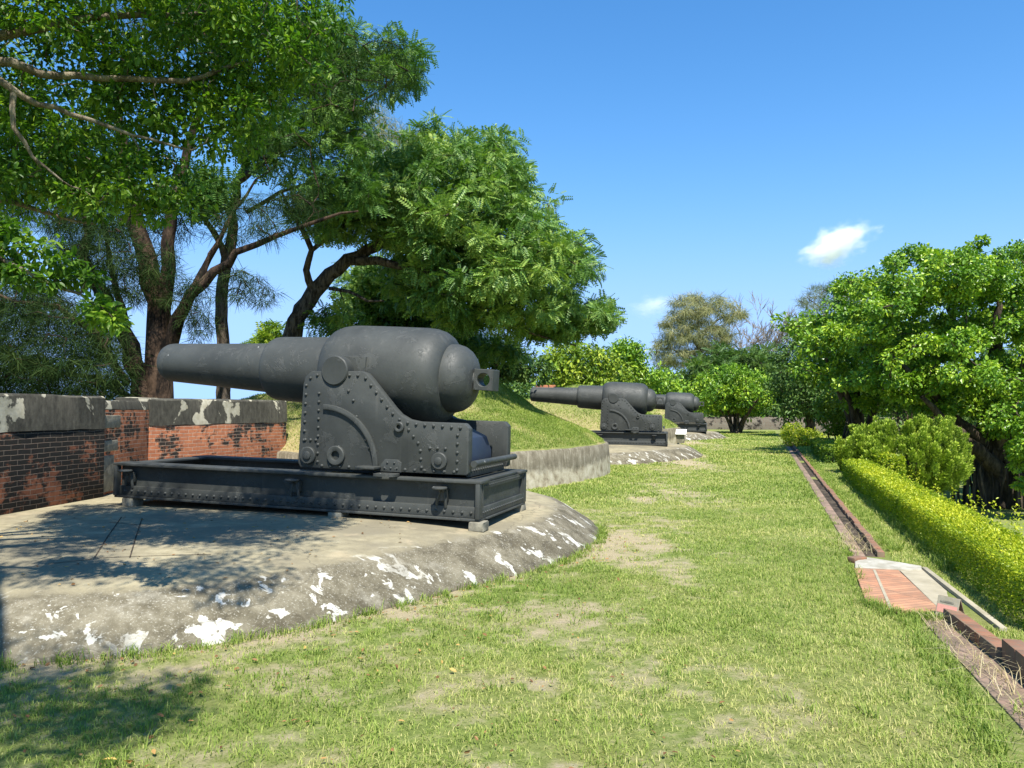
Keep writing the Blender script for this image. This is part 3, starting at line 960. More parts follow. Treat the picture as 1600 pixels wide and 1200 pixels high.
    mb.box(.5, 1.7, .112, 1.248, .06, .09, .005)
    bld(mb, 'transom', root)
    mb = MB()
    mb.prism([(1.50, .02), (1.50, .36), (1.62, .44), (1.80, .36), (1.86, .20), (1.86, .02)], .36, 1.0, .012)
    bld(mb, 'recoil_box', root, MAT['blue'])
    mb = MB()
    mb.lathe([(-.03, .034), (1.30, .034)], 'Y', 16, Matrix.Translation((2.02, 0.05, .115)))
    bld(mb, 'cross_rod', root)
    mb = MB()
    mb.box(1.90, 1.93, .112, 1.248, -.03, .09, .004)
    for k in range(15): mb.rivet(1.93, .2 + k * .069, .03, .016, '+x')
    bld(mb, 'riveted_strip', root)
    # ---- slide frame
    fr = MB()
    x0, x1, y0, y1 = -2.39, 2.13, -.10, 1.46
    zt, zb = -.04, -.44
    for a, b in ((y0, y0 + .26), (y1 - .26, y1)):
        fr.box(x0 - .02, x1 + .02, a - .0, b, zt - .03, zt, .005)             # top flange
    for a, sgn in ((y0, 1), (y1, -1)):
        ya, yb = sorted((a + sgn * .098, a + sgn * .128))
        fr.box(x0 + .02, x1 - .0, ya, yb, zb + .03, zt - .031, .0)              # web
        ya, yb = sorted((a + sgn * .05, a + sgn * .097))
        fr.box(x0 + .02, x1 - .0, ya, yb, zb + .026, zb + .135, .006)          # riveted angle
        ya, yb = sorted((a + sgn * .01, a + sgn * .2))
        fr.box(x0 + .0, x1 + .0, ya, yb, zb, zb + .024, .004)                  # bottom flange
        for k in range(46):
            fr.rivet(x0 + .12 + k * (x1 - x0 - .22) / 45, a + sgn * .05, zb + .078, .017, '-y' if sgn > 0 else '+y')
        for xx in (-2.3, -1.1, .02, 1.05):
            pass
    rails = fr
    fo = bld(rails, 'side_girder', root)
    dk = MB(); dk.box(x0 + .08, x1 - .08, y0 + .15, y1 - .15, zb + .06, zb + .08); bld(dk, 'shade_plate', root)  # dark plate added to stand in for the shadow inside the frame
    for xe, sgn in ((x0, 1), (x1, -1)):
        e = MB()
        xa, xb = sorted((xe + sgn * .02, xe + sgn * .22)); e.box(xa, xb, y0 + .262, y1 - .262, zt - .028, zt - .002, .004)
        xa, xb = sorted((xe + sgn * .03, xe + sgn * .055)); e.box(xa, xb, y0 + .13, y1 - .13, zb + .03, zt - .032)
        xa, xb = sorted((xe + sgn * .001, xe + sgn * .029)); e.box(xa, xb, y0 + .05, y1 - .05, zb + .026, zb + .13, .005)
        xa, xb = sorted((xe - sgn * .012, xe + sgn * .16)); e.box(xa, xb, y0 + .21, y1 - .21, zb + .001, zb + .022, .003)
        xa, xb = sorted((xe + sgn * .005, xe + sgn * .029)); e.box(xa, xb, y0 + .12, y1 - .12, zt - .09, zt - .033, .0)
        for k in range(22): e.rivet(xe + sgn * .001, y0 + .12 + k * (y1 - y0 - .24) / 21, zb + .078, .014, '-x' if sgn > 0 else '+x')
        for k in range(24): e.rivet(xe + sgn * .005, y0 + .15 + k * (y1 - y0 - .3) / 23, zt - .06, .01, '-x' if sgn > 0 else '+x')
        xa, xb = sorted((xe - sgn * .005, xe + sgn * .04))
        for yy in (y0 + .03, y1 - .03): e.box(xa, xb, yy - .035, yy + .035, zb + .025, zt - .031, .004)
        bld(e, 'end_girder', root)
    for xx in (-2.2, .02, 1.72):
        m = MB()
        m.lathe([(-.135, .001), (-.135, .07), (-.128, .078), (-.118, .078), (-.112, .07), (-.112, .001)], 'Z', 20, Matrix.Translation((xx, y0 - .03, 0)) @ Matrix.Scale(1, 4))
        m.tube([(xx - .02, y0 + .0, -.12), (xx - .02, y0 + .035, -.17), (xx - .05, y0 + .03, -.24), (xx - .06, y0 + .05, -.30)], .017, 8)
        m.tube([(xx + .02, y0 + .0, -.12), (xx + .02, y0 + .035, -.17), (xx + .04, y0 + .03, -.24), (xx + .035, y0 + .05, -.32)], .017, 8)
        m.box(xx - .05, xx + .05, y0 + .03, y0 + .097, -.26, -.14, .004)
        bld(m, 'step_bracket', fo)
    return root

cannon = make_cannon()
tag(cannon, 'huge dark grey iron cannon on a riveted carriage, nearest of the three', 'cannon', 'iron cannons in a row along the lawn')

def copy_tree(o, parent=None):
    c = o.copy(); COL.objects.link(c)
    if parent is not None: c.parent = parent
    for ch in list(o.children): copy_tree(ch, c)
    return c

def place_cannon(o, u, d, ang, z, tilt):
    """put the middle of the near cheek foot at photo column u, depth d"""
    c, s = math.cos(R(ang)), math.sin(R(ang))
    lx, ly = 1.11 * S, -.68 * S
    mx = (u - 800) / 1200 * d
    o.location = (mx - (lx * c - ly * s), d - (lx * s + ly * c), z)
    o.rotation_euler = (0, R(tilt), R(ang))

c2 = copy_tree(cannon); c3 = copy_tree(cannon)
cannon.location = (-2.367, 9.53, 0.478); cannon.rotation_euler = (0, R(1.1), R(-18))
place_cannon(c2, 985, 26.0, -11, 0.36 + .06, 0.5)
place_cannon(c3, 1068, 42.0, -13, 0.42, 0.3)
c2['label'] = 'dark grey iron cannon on a riveted carriage, the middle one of the row'
c3['label'] = 'farthest dark grey iron cannon, its muzzle hidden behind the middle one'
PLATS[1].location.z += 0.0

# packing blocks under the frames
def packing_block(x, y, z0, h, label, sc=1.0, ang=0.0):
    mb = MB()
    mb.box(-.085 * sc, .085 * sc, -.09, .09, 0, h, 0.014)
    for v in mb.bm.verts: v.co += Vector((random.uniform(-.006, .006), random.uniform(-.006, .006), 0))
    o = mb.build('packing_block', MAT['stone'])
    o.location = (x, y, z0); o.rotation_euler = (0, 0, ang)
    tag(o, label, 'stone block', 'stone blocks under the nearest gun frame')
random.seed(4)
mw = Matrix.Translation(cannon.location) @ cannon.rotation_euler.to_matrix().to_4x4()
for (lx, ly), lab in (((2.1, -.06), 'stone packing block under the near right corner of the gun frame'), ((.52, -.05), 'stone packing block under the middle of the gun frame'),
                      ((-2.2, -.05), 'stone packing block under the left end of the gun frame by the wall'), ((2.05, 1.36), 'stone packing block under the far right corner of the gun frame')):
    wpt = mw @ Vector(L3(lx, ly + .04, -.44))
    gz = plat_z(wpt.x, wpt.y) - .01
    packing_block(wpt.x, wpt.y, gz, wpt.z - gz - .001, lab, 1.0, R(-18))

# ------------------------------------------------------------------ vegetation toolkit
def frame(D, N):
    X = D / (np.linalg.norm(D, axis=1)[:, None] + 1e-9)
    Z = N - (N * X).sum(1)[:, None] * X
    Z /= np.linalg.norm(Z, axis=1)[:, None] + 1e-9
    return X, np.cross(Z, X), Z

def T_broad(w=.46):
    return (np.array([(0, 0, 0), (.3, w * .46, .05), (.7, w * .42, .03), (1, 0, -.10), (.7, -w * .42, .03), (.3, -w * .46, .05)]), np.array([(0, 1, 2, 3), (0, 3, 4, 5)]))
def T_diamond(w=.5):
    return (np.array([(0, 0, 0), (.45, w / 2, 0.04), (1, 0, -.06), (.45, -w / 2, 0.04)]), np.array([(0, 1, 2, 3)]))
def T_frond(n=6, ll=.34, lw=.13):
    V = []; F = []
    for k in range(n):
        x = .18 + .8 * k / (n - 1)
        l = ll * (1 - .35 * abs(k / (n - 1) - .4))
        for s in (-1, 1):
            b = len(V)
            dx = .10
            z = -.22 * x * x
            V += [(x, 0, z), (x + dx * .3 - lw / 2, s * l * .5, z - .02), (x + dx, s * l, z - .07), (x + dx * .6 + lw / 2, s * l * .5, z - .02)]
            F.append((b, b + 1, b + 2, b + 3))
    return np.array(V), np.array(F)
def T_strand(w=.017):
    return (np.array([(0, -w, 0), (0, w, 0), (.5, w * .9, -.07), (.5, -w * .9, -.07), (1, w * .25, -.2), (1, -w * .25, -.2)]), np.array([(0, 1, 2, 3), (3, 2, 4, 5)]))
def T_cross(w=.35):
    return (np.array([(0, -w / 2, 0), (.6, -w / 2, 0), (1, 0, 0), (.6, w / 2, 0), (0, 0, -w / 2), (.6, 0, -w / 2), (1, 0, 0.01), (.6, 0, w / 2)]), np.array([(0, 1, 2, 3), (4, 5, 6, 7)]))

def scatter(T, P, D, N, s, tint):
    TV, TF = T
    X, Y, Z = frame(D, N)
    s = np.asarray(s)[:, None, None]
    V = P[:, None, :] + s * (TV[None, :, 0:1] * X[:, None, :] + TV[None, :, 1:2] * Y[:, None, :] + TV[None, :, 2:3] * Z[:, None, :])
    n, k = len(P), len(TV)
    F = (np.arange(n) * k)[:, None, None] + TF[None]
    return V.reshape(-1, 3), F.reshape(-1, TF.shape[1]), np.repeat(tint, k)

def unit(rng, n):
    v = rng.normal(size=(n, 3)); return v / np.linalg.norm(v, axis=1)[:, None]

def clump_leaves(C, r, per, T, size, rng, flat=.75, up=.8, droop=.25, out=.6, tint=None, tvar=.25, hollow=.42):
    n = len(C)
    ci = np.repeat(np.arange(n), per)
    m = len(ci)
    d = unit(rng, m)
    rr = rng.random(m) ** hollow
    pos = C[ci] + d * (rr * r[ci])[:, None] * np.array((1, 1, flat))
    D = d * out + unit(rng, m) * .7 + np.array((0, 0, -droop))
    N = np.array((0, 0, up)) + d * .5 + unit(rng, m) * .55
    s = size * np.clip(rng.lognormal(-.05, .28, m), .45, 1.6)
    ct = rng.random(n) if tint is None else tint
    t = np.clip(ct[ci] * .75 + rng.normal(0, tvar, m) * .5 + .12, 0, 1)
    return scatter(T, pos, D, N, s, t)

def in_poly_samples(poly, n, rng):
    poly = np.array(poly, float)
    lo, hi = poly.min(0), poly.max(0)
    out = np.zeros((0, 2))
    while len(out) < n:
        c = rng.uniform(lo, hi, (n * 3, 2))
        c = c[poly_sd(c[:, 0], c[:, 1], poly) > 0]
        out = np.concatenate([out, c])
    out = out[:n]
    sd = poly_sd(out[:, 0], out[:, 1], poly)
    return out, sd / (sd.max() + 1e-9)

def crown_points(poly, depth, thick, n, rng, relax=True):
    uv, e = in_poly_samples(poly, n * 3 if relax else n, rng)
    z = rng.uniform(-1, 1, len(uv))
    dd = depth + z * thick * np.sqrt(np.clip(e * (2 - e), 0.03, 1))
    P = np.array([at(u, v, d) for (u, v), d in zip(uv, dd)])
    if relax:      # keep well spread points (dart throwing by farthest point)
        keep = [0]; dist = np.linalg.norm(P - P[0], axis=1)
        while len(keep) < n:
            k = int(np.argmax(dist)); keep.append(k)
            dist = np.minimum(dist, np.linalg.norm(P - P[k], axis=1))
        P = P[keep]
    return P

def bend(a, b, rng, k=4, w=.12, sag=0.0):
    a = np.array(a); b = np.array(b); L = np.linalg.norm(b - a)
    pts = [a + (b - a) * t for t in np.linspace(0, 1, k + 1)]
    for i in range(1, k):
        pts[i] = pts[i] + rng.normal(size=3) * w * L / k * 1.2 + np.array((0, 0, sag * L * math.sin(PI * i / k)))
    return pts

def tree(name, label, cat, group, limbs, crowns, bark, seed, twig_r=.035, tw_seg=5, grow=True, wob=.06, flare=True, trunk_name='trunk'):
    rng = np.random.default_rng(seed)
    TV, TF = [], []
    nodes = []
    def add(pts, rad, seg=8):
        V, F = tube_np(pts, rad, seg, wob, rng)
        b = len(TV); TV.extend(V); TF.extend([tuple(i + b for i in f) for f in F])
    base = None
    for li, (pts, r0, r1) in enumerate(limbs):
        P = [at(*p) if len(p) == 3 and not isinstance(p, np.ndarray) else np.array(p) for p in pts]
        if base is None: base = P[0].copy()
        # densify and wobble
        Q = []
        for a, b in zip(P[:-1], P[1:]):
            L = np.linalg.norm(b - a); k = max(2, int(L / .35))
            for j in range(k): Q.append(a + (b - a) * j / k + rng.normal(size=3) * min(r0, .12) * .22)
        Q.append(P[-1])
        n = len(Q)
        rad = [r0 + (r1 - r0) * (i / (n - 1)) for i in range(n)]
        if flare and li == 0:
            for i in range(min(3, n)): rad[i] *= 1.5 - .2 * i
        add(Q, rad, 10)
        nodes += Q[max(1, n // 4):]
    root = empty(name, tuple(base))
    tag(root, label, cat, group)
    parts = {}
    for cr in crowns:
        if 'pts' in cr: C = np.array(cr['pts'])
        elif 'lump' in cr:      # billows: tufts sit on the upper, outer side of bigger lumps
            B = crown_points(cr['poly'], cr['d'], cr['th'], cr['lump'][0], rng)
            bi = rng.integers(0, len(B), cr['n'])
            dv = unit(rng, cr['n']); dv[:, 2] = np.abs(dv[:, 2]) * .9 + dv[:, 2] * .25
            C = B[bi] + dv * (cr['lump'][1] * rng.uniform(.45, 1.0, cr['n']))[:, None] * np.array((1, 1, .8))
        else: C = crown_points(cr['poly'], cr['d'], cr['th'], cr['n'], rng)
        if grow and cr.get('grow', True) and nodes:
            NN = np.array(nodes)
            dist = np.array([np.linalg.norm(NN - c, axis=1).min() for c in C])
            for ci in np.argsort(dist):
                c = C[ci]
                NA = np.array(nodes)
                j = int(np.argmin(np.linalg.norm(NA - c, axis=1)))
                L = np.linalg.norm(NA[j] - c)
                if L < .1: continue
                k = max(2, min(6, int(L / .3)))
                pts = bend(NA[j], c, rng, k, .16, cr.get('sag', .05))
                r0 = min(twig_r * (.5 + L * .5), twig_r * 2.2)
                add(pts, [r0 * (1 - .75 * i / k) for i in range(k + 1)], tw_seg)
                nodes.extend(pts[1:])
        r = cr['r'] * rng.uniform(.65, 1.25, len(C))
        kind = cr.get('kind', 'broad')
        T = {'broad': T_broad, 'diamond': T_diamond, 'frond': T_frond, 'strand': T_strand, 'cross': T_cross}[kind](*cr.get('targs', ()))
        V, F, t = clump_leaves(C, r, cr['per'], T, cr['size'], rng, cr.get('flat', .75), cr.get('up', .8), cr.get('droop', .25), cr.get('out', .6), None, cr.get('tvar', .25), cr.get('hollow', .42))
        key = cr['mat']
        if key in parts:
            v0, f0, t0 = parts[key]
            parts[key] = (np.concatenate([v0, V]), np.concatenate([f0, F + len(v0)]), np.concatenate([t0, t]))
        else: parts[key] = (V, F, t)
    if TV:
        np_obj(trunk_name, np.array(TV), np.array(TF), bark, root, True)
    for key, (V, F, t) in parts.items():
        np_obj('crown', V, F, MAT[key], root, False, {'tint': t})
    return root

# ------------------------------------------------------------------ trees on the left
# glossy fig whose boughs hang in from the left, close to the camera
front_limbs = [
    ([np.array((-6.3, 4.6, -0.2)), np.array((-6.1, 4.7, 1.6)), np.array((-5.7, 4.8, 2.9)), np.array((-5.0, 5.0, 3.7))], .26, .13),
    ([np.array((-5.0, 5.0, 3.7)), at(-60, 88, 5.3), at(20, 98, 5.3), at(62, 116, 5.4), at(120, 119, 5.5), at(200, 122, 5.5), at(290, 126, 5.6), at(350, 108, 5.7), at(412, 92, 5.8), at(480, 60, 6.0)], .04, .010),
    ([np.array((-5.0, 5.0, 3.7)), at(-40, 95, 5.0), at(20, 140, 5.0), at(60, 165, 5.1), at(110, 178, 5.2), at(170, 195, 5.3), at(240, 220, 5.4), at(300, 235, 5.6)], .032, .007),
    ([np.array((-5.7, 4.8, 2.9)), at(-30, 308, 5.6), at(30, 318, 5.6), at(75, 335, 5.7), at(150, 350, 5.9)], .04, .008),
    ([np.array((-5.7, 4.8, 2.9)), at(-20, 390, 4.6), at(50, 430, 4.6), at(120, 460, 4.7), at(190, 500, 4.8)], .028, .006),
    ([at(20, 140, 5.0), at(22, 200, 5.0), at(50, 245, 5.1), at(100, 285, 5.2)], .02, .006),
    ([np.array((-5.0, 5.0, 3.7)), np.array((-4.3, 4.2, 4.3)), np.array((-3.4, 3.2, 4.6)), np.array((-2.4, 1.6, 4.5))], .10, .03),
    ([np.array((-4.3, 4.2, 4.3)), np.array((-3.2, 4.6, 4.7)), np.array((-1.9, 4.7, 5.0))], .07, .02),
    ([np.array((-5.0, 5.0, 3.7)), at(40, 45, 5.6), at(150, 25, 5.7), at(280, 20, 5.8), at(400, 15, 5.9)], .05, .012),
]
rngf = np.random.default_rng(77)
over = []
for k in range(88):      # boughs above the picture that shade the platform and the lawn corner
    y_ = rngf.uniform(3.3, 5.6)
    over.append((rngf.uniform(-4.4, -1.5), y_, 1.95 + .58 * y_ + rngf.uniform(0, .7)))
for k in range(18):
    y_ = rngf.uniform(5.0, 6.3)
    over.append((rngf.uniform(-4.3, -2.2), y_, 1.95 + .56 * y_ + rngf.uniform(0, .3)))
for k in range(34):
    over.append((rngf.uniform(-2.75, -1.35), rngf.uniform(0.95, 2.1), rngf.uniform(4.0, 4.6)))
front_crowns = [
    dict(poly=[(-120, -60), (520, -60), (535, 0), (505, 60), (490, 120), (455, 170), (420, 160), (400, 120), (330, 135), (280, 120), (200, 110), (100, 100), (0, 80), (-120, 60)], d=5.8, th=.55, n=105, r=.2, per=147, size=0.053, mat='lf_front'),
    dict(poly=[(130, 120), (400, 115), (440, 160), (430, 205), (390, 235), (330, 232), (290, 215), (220, 190), (150, 170)], d=5.8, th=.35, n=38, r=.18, per=147, size=0.051, mat='lf_front'),
    dict(poly=[(-40, 235), (60, 230), (110, 245), (180, 225), (240, 235), (300, 270), (305, 310), (265, 340), (200, 335), (120, 325), (60, 305), (-40, 290)], d=5.6, th=.4, n=46, r=.17, per=139, size=0.050, mat='lf_front'),
    dict(poly=[(-40, 110), (30, 130), (70, 180), (130, 200), (100, 230), (30, 215), (-40, 200)], d=5.6, th=.4, n=22, r=.16, per=116, size=0.050, mat='lf_front'),
    dict(poly=[(-60, 335), (10, 355), (55, 385), (110, 410), (155, 440), (185, 490), (195, 520), (150, 505), (100, 465), (40, 440), (-60, 430)], d=4.7, th=.2, n=24, r=.11, per=124, size=0.050, mat='lf_front'),
    dict(poly=[(-60, 90), (40, 70), (120, 130), (200, 200), (180, 300), (80, 330), (-60, 320)], d=6.6, th=.5, n=44, r=.2, per=139, size=0.051, mat='lf_front'),
    dict(pts=over, r=.36, per=170, size=0.056, mat='lf_front'),
]
tree('overhanging_tree', 'close fig tree with glossy leaves hanging in from the top left corner', 'tree', None, front_limbs, front_crowns, MAT['bark_pale'], 11, twig_r=.012, tw_seg=4)

# casuarina with a fan of heavy trunks behind the parapet
cas_limbs = [
    ([(228, 655, 15.2), (225, 610, 15.2), (212, 570, 15.2), (190, 515, 15.2), (165, 470, 15.2), (140, 430, 15.1), (128, 400, 15), (140, 365, 15), (135, 330, 15)], .22, .07),
    ([(245, 655, 15.3), (250, 600, 15.3), (247, 540, 15.4), (244, 470, 15.5), (232, 410, 15.6), (212, 350, 15.7), (200, 290, 15.8), (190, 220, 16), (180, 140, 16)], .29, .07),
    ([(250, 520, 15.4), (262, 440, 15.3), (264, 380, 15.2), (268, 320, 15.2), (285, 270, 15.2), (300, 200, 15.2), (330, 130, 15.3), (350, 60, 15.4)], .16, .045),
    ([(255, 560, 15.3), (280, 500, 15.1), (300, 460, 15), (335, 425, 14.9), (370, 395, 14.8), (430, 370, 14.7), (500, 340, 14.6), (560, 330, 14.6)], .15, .015),
    ([(300, 460, 15), (318, 420, 15.3), (340, 380, 15.4), (365, 330, 15.6), (400, 280, 15.8)], .09, .02),
    ([(205, 555, 15.2), (190, 480, 15.6), (172, 420, 16), (165, 360, 16.2), (150, 300, 16.4)], .09, .03),
    ([(200, 600, 15), (150, 520, 14.6), (90, 480, 14.3), (20, 470, 14), (-60, 440, 14)], .08, .02),
    ([(215, 630, 15), (150, 590, 14.8), (80, 580, 14.6), (0, 560, 14.4)], .07, .02),
]
cas_crowns = [
    dict(poly=[(-80, 470), (20, 440), (90, 450), (150, 500), (195, 530), (205, 600), (180, 640), (60, 640), (-80, 630)], d=14.6, th=1.4, n=228, r=0.29, per=170, kind='strand', size=0.22, flat=.6, droop=.35, up=.3, mat='lf_casu'),
    dict(poly=[(60, 330), (130, 320), (200, 350), (230, 420), (215, 470), (160, 450), (110, 430)], d=15, th=1.0, n=64, r=0.27, per=150, kind='strand', size=0.22, flat=.6, droop=.35, up=.3, mat='lf_casu'),
    dict(poly=[(-60, 250), (60, 200), (200, 210), (300, 330), (290, 400), (230, 380), (100, 350), (-60, 370)], d=16.5, th=1.2, n=114, r=0.31, per=150, kind='strand', size=0.24, flat=.6, droop=.35, up=.3, mat='lf_casu'),
    dict(poly=[(215, 410), (265, 390), (275, 430), (315, 440), (330, 470), (280, 480), (235, 470)], d=14.9, th=.5, n=22, r=0.19, per=110, kind='strand', size=0.20, flat=.7, droop=.35, up=.3, mat='lf_casu'),
    dict(poly=[(350, 430), (385, 420), (425, 455), (435, 470), (400, 480), (360, 470)], d=14.7, th=.3, n=15, r=0.16, per=90, kind='strand', size=0.20, flat=.5, droop=.4, up=.3, mat='lf_casu'),
    dict(poly=[(290, 480), (325, 480), (335, 515), (310, 530), (285, 520)], d=14.9, th=.3, n=11, r=0.15, per=90, kind='strand', size=0.19, flat=.6, droop=.4, up=.3, mat='lf_casu'),
    dict(poly=[(330, 330), (420, 300), (500, 290), (520, 330), (430, 375), (350, 370)], d=15, th=.8, n=38, r=0.23, per=100, kind='strand', size=0.21, flat=.5, droop=.35, up=.3, mat='lf_casu'),
    dict(poly=[(100, -80), (420, -80), (520, 40), (600, 60), (655, 80), (640, 120), (560, 180), (480, 250), (420, 260), (350, 180), (200, 120)], d=15.6, th=1.8, n=152, r=0.34, per=95, kind='strand', size=0.25, flat=.6, droop=.3, up=.3, mat='lf_casu'),
]
tree('casuarina_tree', 'dark needle-leaved tree with a fan of thick trunks behind the brick parapet', 'tree', None, cas_limbs, cas_crowns, MAT['bark_red'], 21, twig_r=.022, tw_seg=4)

# slender feathery tree
fea_limbs = [
    ([(350, 640, 17), (350, 560, 17), (348, 500, 17), (346, 465, 17), (352, 420, 17), (360, 380, 17), (366, 330, 17), (372, 285, 17), (385, 250, 17.1), (405, 215, 17.2), (428, 180, 17.3), (445, 130, 17.3), (455, 80, 17.4)], .155, .06),
    ([(352, 410, 17), (345, 385, 16.8), (330, 355, 16.6), (312, 330, 16.4), (295, 300, 16.2), (270, 270, 16)], .08, .03),
    ([(372, 285, 17), (390, 270, 16.7), (430, 240, 16.5), (470, 225, 16.4), (520, 190, 16.4), (560, 160, 16.4)], .08, .02),
    ([(445, 130, 17.3), (480, 110, 17.2), (530, 90, 17.2), (590, 90, 17.2), (620, 110, 17.2)], .05, .015),
    ([(405, 215, 17.2), (380, 160, 17), (350, 110, 17)], .06, .02),
    ([(385, 330, 17), (440, 300, 16.8), (500, 280, 16.6), (570, 285, 16.6)], .05, .015),
]
fea_crowns = [
    dict(poly=[(440, 60), (490, 20), (540, 30), (560, 60), (610, 65), (655, 85), (650, 130), (620, 140), (590, 130), (560, 170), (500, 160), (460, 130)], d=17.2, th=1.2, n=48, r=.42, per=87, kind='frond', size=0.200, mat='lf_feather', targs=(6, .32, .13)),
    dict(poly=[(420, 150), (500, 160), (560, 170), (590, 200), (560, 260), (600, 300), (560, 330), (480, 320), (440, 270), (420, 210)], d=16.6, th=1.1, n=42, r=.38, per=74, kind='frond', size=0.200, mat='lf_feather'),
    dict(poly=[(300, 290), (345, 270), (340, 310), (310, 330)], d=16, th=.5, n=10, r=.3, per=57, kind='frond', size=0.256, mat='lf_feather'),
    dict(poly=[(240, -40), (440, -40), (470, 30), (430, 110), (350, 100), (260, 40)], d=17.4, th=1.2, n=34, r=.45, per=83, kind='frond', size=0.200, mat='lf_feather'),
    dict(poly=[(370, 200), (420, 190), (440, 250), (400, 260)], d=16.8, th=.6, n=9, r=.3, per=46, kind='frond', size=0.256, mat='lf_feather'),
]
tree('feathery_tree', 'slender straight grey tree with feathery bright leaves above the long barrel', 'tree', None, fea_limbs, fea_crowns, MAT['bark'], 31, twig_r=.018, tw_seg=4, flare=False)

# big leaning tree with a spreading crown
lean_limbs = [
    ([(440, 640, 19), (445, 570, 19), (455, 520, 19), (470, 485, 19), (490, 455, 19), (515, 430, 19), (545, 408, 19), (575, 390, 19), (600, 378, 19.1), (640, 360, 19.2), (690, 335, 19.4), (730, 300, 19.5)], .27, .08),
    ([(490, 455, 19), (478, 420, 18.8), (488, 390, 18.7), (470, 355, 18.6), (455, 330, 18.5), (440, 300, 18.4)], .10, .03),
    ([(488, 390, 18.7), (520, 370, 18.5), (545, 345, 18.4), (560, 310, 18.3)], .06, .02),
    ([(545, 408, 19), (590, 405, 18.8), (620, 415, 18.6), (650, 425, 18.5), (690, 430, 18.5), (730, 420, 18.5)], .12, .04),
    ([(600, 378, 19.1), (650, 385, 19.6), (720, 390, 20), (800, 410, 20.5), (860, 430, 20.7), (900, 440, 20.8)], .13, .03),
    ([(515, 450, 19), (545, 455, 18.6), (575, 470, 18.4), (600, 470, 18.3)], .05, .02),
    ([(690, 430, 18.5), (760, 470, 19), (830, 520, 19.5), (900, 540, 20)], .07, .02),
    ([(600, 378, 19.1), (620, 330, 19.8), (650, 280, 20.3), (690, 240, 20.6)], .10, .03),
]
lean_crowns = [
    dict(poly=[(560, 270), (600, 240), (640, 235), (660, 200), (690, 215), (740, 208), (795, 215), (812, 255), (822, 300), (860, 318), (878, 365), (915, 385), (925, 428), (900, 448), (880, 485), (890, 500), (850, 512), (800, 515), (740, 505), (690, 500), (650, 470), (610, 440), (620, 400), (590, 360), (560, 340), (540, 310)], d=19.8, th=3.0, n=300, r=.44, per=93, kind='frond', size=0.226, flat=.6, mat='lf_lean'),
    dict(poly=[(870, 480), (910, 478), (955, 475), (958, 497), (930, 508), (900, 515), (870, 520), (835, 515)], d=20.3, th=1.2, n=36, r=.36, per=84, kind='frond', size=0.218, flat=.6, mat='lf_lean'),
    dict(poly=[(540, 420), (600, 400), (640, 430), (720, 500), (780, 530), (815, 552), (760, 560), (700, 545), (620, 515), (540, 510)], d=23.5, th=1.2, n=70, r=.45, per=99, kind='frond', size=0.234, flat=.6, mat='lf_lean'),
    dict(poly=[(450, 320), (520, 300), (560, 320), (575, 365), (520, 375), (470, 350)], d=18.6, th=.8, n=26, r=.32, per=60, kind='frond', size=0.218, flat=.6, mat='lf_lean'),
    dict(poly=[(490, 490), (520, 470), (545, 490), (530, 520), (500, 515)], d=18.8, th=.4, n=8, r=.26, per=45, kind='frond', size=0.265, flat=.7, mat='lf_lean'),
    dict(pts=[at(675, 190, 20.5), at(655, 205, 20.4)], r=.28, per=60, kind='frond', size=0.265, mat='lf_lean'),
]
tree('leaning_tree', 'broad leafy tree leaning right above the breech of the nearest cannon', 'tree', None, lean_limbs, lean_crowns, MAT['bark'], 41, twig_r=.026, tw_seg=5)

tree('casuarina_tree', 'olive needle-leaved treetop showing behind the leaning tree', 'tree', None,
     [([(620, 620, 26), (620, 400, 26), (625, 280, 26), (640, 215, 26)], .16, .03)],
     [dict(poly=[(560, 200), (590, 160), (620, 205), (680, 215), (700, 240), (650, 262), (590, 270), (550, 260), (545, 225)], d=25.5, th=1.2, n=50, r=.42, per=150, kind='strand', size=.3, flat=.6, droop=.5, up=.3, mat='lf_olive')], MAT['bark'], 45, twig_r=.02, tw_seg=4)
tree('small_tree', 'small lime green sapling beyond the parapet under the long barrel', 'tree', None,
     [([(425, 600, 30), (425, 560, 30), (424, 525, 30), (424, 508, 30)], .05, .015)],
     [dict(poly=[(402, 532), (420, 522), (445, 524), (450, 540), (400, 542)], d=30, th=.5, n=9, r=.32, per=60, kind='frond', size=.34, mat='lf_lime'),
      dict(pts=[at(424, 508, 30), at(416, 511, 30), at(432, 511, 30)], r=.16, per=22, kind='frond', size=.3, flat=.4, mat='lf_lime')], MAT['bark'], 46, twig_r=.012, tw_seg=4)

# shrubs crowding the mound foot
def bush(name, label, poly, d, th, n, r, per, size, mat, seed, kind='broad', group=None, base=None, cat='bush', bark='bark_dark', tr=.05):
    poly_a = np.array(poly, float)
    cu = poly_a[:, 0].mean(); vb = poly_a[:, 1].max(); vt = poly_a[:, 1].min()
    b = at(cu, vb, d)
    gz = base if base is not None else b[2]
    rng = np.random.default_rng(seed)
    b = np.array((b[0], b[1], gz))
    top = at(cu, vb * .45 + vt * .55, d)
    limbs = []
    for k in range(4):
        e = top + np.array((rng.normal() * .35 * (top[2] - gz), rng.normal() * .2, rng.normal() * .15))
        s = b + rng.normal(size=3) * np.array((.12, .12, 0))
        limbs.append(([s, s + (e - s) * .35 + rng.normal(size=3) * .06, s + (e - s) * .7 + rng.normal(size=3) * .06, e], tr, tr * .3))
    return tree(name, label, cat, group, limbs, [dict(poly=poly, d=d, th=th, n=n, r=r, per=per, kind=kind, size=size, mat=mat)], MAT[bark], seed, twig_r=.014, tw_seg=4, flare=False)

